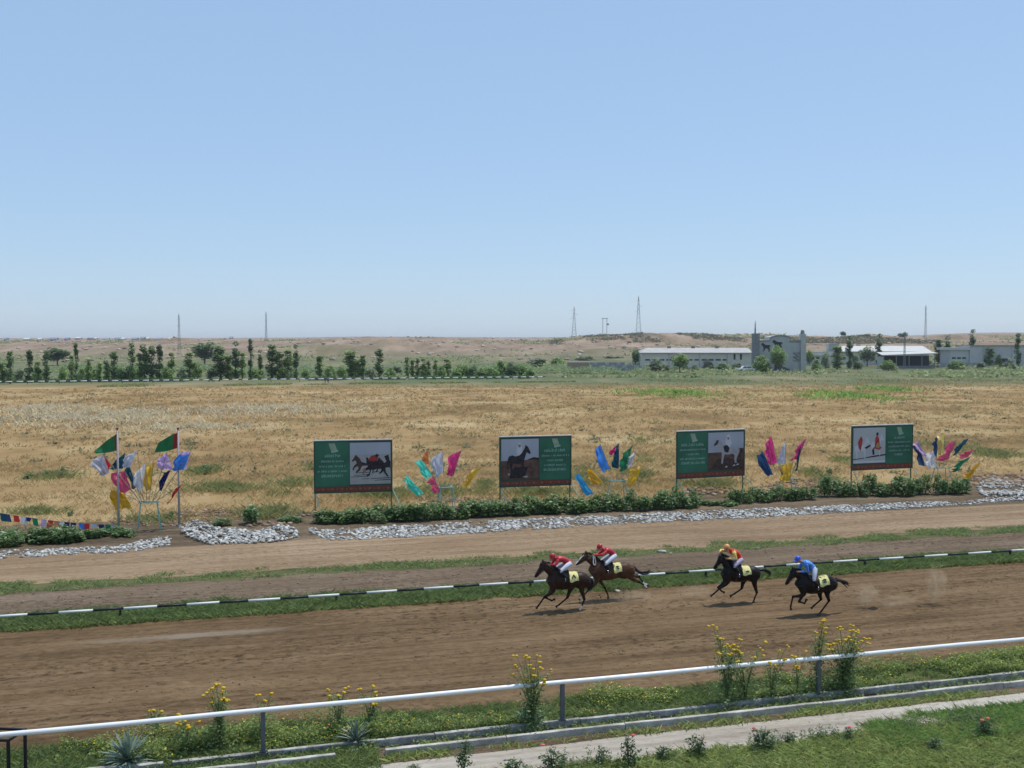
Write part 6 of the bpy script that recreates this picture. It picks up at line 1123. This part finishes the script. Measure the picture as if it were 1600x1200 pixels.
SPECS = [
 dict(label='dark bay racehorse leading on the near side, white hind sock', jlabel='jockey in red silks and red cap crouched on the leading bay', s=302, o=(630, 940), at=z5(630, 945), coat=('dark_bay', (.045, .020, .013), (.012, .008, .007), (.012, .009, .008)), socks=('ha',), mark=[(-.6, -.6), (-.1, .6), (.5, -.5), (.1, -.1)],
      k=dict(muzzle=(100, 540), poll=(205, 368), jaw=(215, 470), chest=(272, 620), withers=(375, 460), back=(520, 485), croup=(672, 478), tailhead=(765, 545), buttock=(778, 610), belly=(470, 690), flank=(600, 655), chestbot=(335, 690), fa=[(335, 690), (255, 795), (330, 832), (372, 812)], fb=[(320, 690), (215, 768), (142, 872), (118, 908)], ha=[(660, 660), (695, 795), (658, 895), (628, 940)], hb=[(575, 665), (520, 795), (415, 885), (378, 908)], tail=[(768, 548), (800, 590), (790, 660), (745, 690)], cloth0=(612, 500), cloth1=(505, 500)),
      j=dict(hip=(528, 368), shoulder=(372, 328), helmet=(325, 292), knee=(400, 448), foot=(480, 560), hand=(282, 385), elbow=(335, 385)), jersey=RED_J, cap=CAPR, swap={}),
 dict(label='chestnut-brown racehorse with white blaze, hind legs stretched out behind', jlabel='jockey in red silks and red cap on the white-blazed brown horse', s=292, o=(1010, 815), at=z5(1010, 828), coat=('brown', (.115, .050, .026), (.022, .012, .009), (.02, .012, .009)), socks=('fb', 'ha', 'hb'), blaze=True, pale_bridle=False, loop=True, mark=[(-.5, .5), (.3, .4), (-.2, -.1), (.4, -.6)],
      k=dict(muzzle=(585, 385), poll=(712, 258), jaw=(705, 365), chest=(770, 490), withers=(880, 362), back=(1040, 385), croup=(1190, 362), tailhead=(1292, 405), buttock=(1310, 480), belly=(930, 580), flank=(1150, 545), chestbot=(815, 565), fa=[(900, 580), (968, 682), (1004, 762), (1010, 812)], fb=[(835, 580), (735, 690), (655, 775), (622, 808)], ha=[(1245, 530), (1360, 592), (1435, 638), (1452, 664)], hb=[(1260, 520), (1392, 545), (1452, 628), (1512, 650)], tail=[(1295, 408), (1375, 478), (1455, 490), (1520, 455)], cloth0=(1130, 400), cloth1=(1030, 400)),
      j=dict(hip=(1068, 275), shoulder=(945, 222), helmet=(887, 178), knee=(930, 368), foot=(985, 465), hand=(800, 278), elbow=(890, 262)), jersey=RED_J, cap=CAPR),
 dict(label='black racehorse in third place with grey-yellow saddle cloth', jlabel='jockey in orange-red body, yellow sleeves and orange cap', s=247, o=(540, 650), at=z6(540, 655), coat=('black', (.018, .011, .009), (.010, .008, .008), (.010, .009, .010)), socks=(), mark=[(-.4, -.5), (.2, -.2), (.5, -.6)],
      k=dict(muzzle=(122, 312), poll=(212, 178), jaw=(222, 272), chest=(238, 395), withers=(318, 272), back=(450, 292), croup=(558, 286), tailhead=(605, 328), buttock=(616, 382), belly=(400, 448), flank=(500, 428), chestbot=(270, 438), fa=[(275, 445), (200, 512), (240, 550), (270, 562)], fb=[(262, 440), (185, 502), (115, 560), (86, 582)], ha=[(545, 430), (575, 545), (548, 612), (538, 650)], hb=[(480, 430), (452, 522), (372, 575), (326, 600)], tail=[(608, 326), (660, 322), (720, 345), (742, 382)], cloth0=(498, 300), cloth1=(408, 300)),
      j=dict(hip=(415, 215), shoulder=(325, 142), helmet=(272, 97), knee=(318, 275), foot=(390, 372), hand=(265, 208), hand2=(208, 155), elbow=(345, 205), elbow2=(240, 140)), jersey=ORG_J, cap=CAPO, peak=CAPOR, sleeve='sleeve', sleevem=YEL_S, breeches=plain('breeches_lilac', (.40, .36, .48), .75, .15, 6)),
 dict(label='black-brown racehorse running last, nearest the railing', jlabel='jockey in blue silks, white breeches and blue cap', s=259, o=(1180, 772), at=z6(1180, 775), coat=('black_brown', (.020, .012, .010), (.011, .008, .008), (.010, .008, .008)), socks=(), mark=[(-.5, .3), (0, .6), (.5, .3), (-.4, -.4), (.5, -.5)],
      k=dict(muzzle=(838, 462), poll=(925, 318), jaw=(955, 402), chest=(975, 490), withers=(1072, 378), back=(1205, 396), croup=(1310, 368), tailhead=(1388, 412), buttock=(1396, 475), belly=(1140, 562), flank=(1240, 540), chestbot=(1010, 545), fa=[(1060, 562), (1020, 650), (1082, 668), (1106, 620)], fb=[(1020, 560), (908, 580), (884, 682), (890, 716)], ha=[(1280, 535), (1302, 622), (1216, 732), (1180, 772)], hb=[(1250, 545), (1262, 628), (1182, 692), (1152, 720)], tail=[(1390, 412), (1450, 425), (1500, 445), (1545, 462)], cloth0=(1285, 400), cloth1=(1180, 400)),
      j=dict(hip=(1148, 300), shoulder=(1050, 258), helmet=(980, 210), knee=(1112, 402), foot=(1180, 495), hand=(975, 335), elbow=(1055, 325)), jersey=BLU_J, cap=CAPB, sleeve='sleeve', sleevem=plain('sleeve_blue', (.05, .16, .55), .45, .1, 5))]
for i, sp in enumerate(SPECS):
    ho, h_, hp_, wr_, xs2_ = horse(sp, 40 + i); jockey(sp, ho, h_, hp_)

# two far walkers by the distant rail
def walker(px, base, hpx, top_c, leg_c, label, seed):
    p = G(px, base); H = hpx * p.y / FPX; r = random.Random(seed); o = thing('person', label, 'person', p, r.uniform(0, 6)); mb = MB(); s = H / 1.7; V_ = lambda x, y, z: Vector((x * s, y * s, z * s))
    mb.tube([V_(0, 0, .88), V_(0, 0, 1.1), V_(0, 0, 1.38), V_(0, 0, 1.46)], [(.14 * s, .1 * s), (.14 * s, .1 * s), (.19 * s, .11 * s), (.07 * s, .06 * s)], 10); mb.tube([V_(0, 0, 1.44), V_(0, 0, 1.55)], .05 * s, 8); mb.ball(V_(0, 0, 1.61), (.08 * s, .09 * s, .11 * s))
    for y in (-1, 1): mb.tube([V_(y * .18, 0, 1.4), V_(y * .22, -.02, 1.12), V_(y * .2, .06, .86)], [.05 * s, .045 * s, .035 * s], 8); mb.tube([V_(y * .08, 0, .92), V_(y * .09, y * .08, .5), V_(y * .09, y * .02, .05), V_(y * .09, y * .02 + .12, .03)], [.09 * s, .065 * s, .045 * s, .035 * s], 8)
    me = voxel(mb, .03 * s, 2); [me.materials.append(m) for m in (top_c, leg_c, M_SKIN)]; me.polygons.foreach_set('material_index', [2 if q.center.z > 1.46 * s else (0 if q.center.z > .9 * s else 1) for q in me.polygons]); obj('body', me, o)
NAVY = plain('navy_clothes', (.05, .06, .16), .8); DRK = plain('dark_trousers', (.03, .03, .035), .8)
walker(508, 599, 10, NAVY, DRK, 'person in navy top standing by the far rail, left', 1); walker(513, 599, 10, plain('blue_clothes', (.10, .13, .30), .8), DRK, 'person in blue top standing by the far rail, right', 2)

# ================================================================== DUST AND HAZE
def volume_mat(name, col, dens, noise=None):
    m = bpy.data.materials.new(name); m.use_nodes = True; nt = m.node_tree; nt.nodes.clear(); out = N(nt, 'ShaderNodeOutputMaterial'); v = N(nt, 'ShaderNodeVolumePrincipled'); v.inputs['Color'].default_value = (*col, 1); v.inputs['Density'].default_value = dens; v.inputs['Anisotropy'].default_value = .2
    nt.links.new(v.outputs[0], out.inputs['Volume']); return m
haze = MB().box((-14000, -400, -60), (14000, 13000, 85)).build('haze', volume_mat('haze_air', (.94, .97, 1.0), .00010)); haze['kind'] = 'stuff'; tag(haze, 'thin bluish summer haze over the whole plain', 'haze')
def dust(px, py, size, dens, label, seed, zc=.3):
    p = G(px, py); m = bpy.data.materials.new('dust_air'); m.use_nodes = True; nt = m.node_tree; nt.nodes.clear(); L = nt.links.new
    out = N(nt, 'ShaderNodeOutputMaterial'); v = N(nt, 'ShaderNodeVolumePrincipled'); v.inputs['Color'].default_value = (1.0, .74, .46, 1); tc = N(nt, 'ShaderNodeTexCoord'); nz = N(nt, 'ShaderNodeTexNoise'); nz.inputs['Scale'].default_value = 2.2; nz.inputs['Detail'].default_value = 3
    L(tc.outputs['Object'], nz.inputs['Vector']); ln = N(nt, 'ShaderNodeVectorMath', operation='LENGTH'); L(tc.outputs['Object'], ln.inputs[0]); a = N(nt, 'ShaderNodeMapRange'); a.inputs['From Min'].default_value = 1.0; a.inputs['From Max'].default_value = .15; L(ln.outputs['Value'], a.inputs['Value'])
    b = N(nt, 'ShaderNodeMapRange'); b.inputs['From Min'].default_value = .42; b.inputs['From Max'].default_value = .72; L(nz.outputs['Fac'], b.inputs['Value']); c = N(nt, 'ShaderNodeMath', operation='MULTIPLY'); L(a.outputs[0], c.inputs[0]); L(b.outputs[0], c.inputs[1]); d = N(nt, 'ShaderNodeMath', operation='MULTIPLY'); L(c.outputs[0], d.inputs[0]); d.inputs[1].default_value = dens; L(d.outputs[0], v.inputs['Density']); L(v.outputs[0], out.inputs['Volume'])
    o = MB().ball((0, 0, 0), 1.0, 0, 16, 10).build('dust_puff', m); o.location = (p.x, p.y, zc + size[2] * .5); o.scale = size; o.rotation_euler = (0, 0, TH); o['kind'] = 'stuff'; tag(o, label, 'dust')
dust(1355, 951, (.6, .4, .55), 4.5, 'small pale dust puff hanging behind the last horse', 1); dust(1462, 945, (.55, .4, .85), 4.5, 'taller pale dust puff far behind the last horse', 2, .5); dust(1400, 950, (1.2, .5, .35), 2.2, 'faint low dust trail behind the last horse', 3, .1)
dust(985, 941, (1.1, .5, .4), 3.4, 'low dust kicked up behind the white-blazed horse', 4, .05); dust(1085, 935, (.9, .5, .4), 2.6, 'low dust in front of the third horse', 5, .1)
n = 60; r = np.random.RandomState(5); px = np.concatenate([r.normal(975, 16, 40), r.normal(935, 12, 20)]); py = r.normal(938, 3, 60); P = np.array([G(px[i], py[i])[:] for i in range(n)]); P[:, 2] = np.abs(r.normal(0, .22, n)) + .04
stuff('kicked_earth', *rocks(P, .012 + .035 * r.rand(n) ** 2, 12, .9), M_CLOD, 'bits of earth flying up behind the leading pair of horses', 'earth')
# stray pale stones and a scrap on the tracks
for px, py, sx, lab in [(964, 925, .20, 'flat pale scrap lying on the track edge behind the leaders'), (1034, 863, .24, 'larger pale stone in the grass strip behind the horses'), (1048, 866, .10, 'smaller pale stone in the grass strip behind the horses'), (1182, 858, .14, 'pale stone on the inner track above the third horse')]:
    p = G(px, py); V, F = rocks(np.array([[0, 0, .05]]), np.array([sx]), int(px), .35); o = obj('pale_stone', mesh_np('pale_stone', V, F, M_STONE), None, p); tag(o, lab, 'stone')

# thickets behind the far rail and loose shoots along the path
r = np.random.RandomState(31); n = 2600; px = np.concatenate([r.uniform(-30, 640, 1300), r.uniform(600, 1010, 1300)]); py = np.concatenate([r.uniform(574, 592, 1300), r.uniform(572, 585, 1300)]); P = np.array([G(px[i], py[i])[:] for i in range(n)]); d = fbm(P[:, 0] / 14, P[:, 1] / 30, 41, 3); P = P[d > .46]; b = np.repeat(np.arange(len(P)), 22); hh = .8 + 2.2 * r.rand(len(P)) ** 1.5
Q = P[b] + np.stack([r.normal(size=len(b)) * 1.1, r.normal(size=len(b)) * 1.1, r.rand(len(b)) * hh[b]], 1); k = Q[:, 1] < 462; Q = Q[k]
stuff('thicket', *leaves(Q, .34, 9, .6, .7), leafmat('thicket_leaf', (.17, .225, .105)), 'soft green thicket of saplings behind the far rail', 'thicket')
r = np.random.RandomState(32); n = 900; u = r.uniform(4, 24, n); v = 23.95 + .35 * r.normal(size=n) * .6; d = fbm(u * 1.1, v, 5, 3); k = d > .54; u, v = u[k], v[k]; b = np.repeat(np.arange(len(u)), 12); hh = .1 + .35 * r.rand(len(u)) ** 2
Q = tp(u[b] + r.normal(size=len(b)) * .05, v[b] + r.normal(size=len(b)) * .05, .02 + r.rand(len(b)) * hh[b]); stuff('path_weeds', *leaves(Q, .035, 10, .4, .4), M_RLEAF2, 'loose leafy shoots along the edge of the path', 'weeds')
r = np.random.RandomState(33); n = 260; u = r.uniform(-6, 27, n); v = 26.2 + .25 * r.rand(n); b = np.repeat(np.arange(n), 14); hh = .06 + .3 * r.rand(n) ** 3
Q = tp(u[b] + r.normal(size=len(b)) * .09, v[b] + r.normal(size=len(b)) * .07, .02 + r.rand(len(b)) * hh[b]); stuff('gutter_weeds', *leaves(Q, .035, 11, .4, .5), M_COVER, 'weeds spilling over the old kerb into the gutter', 'weeds')
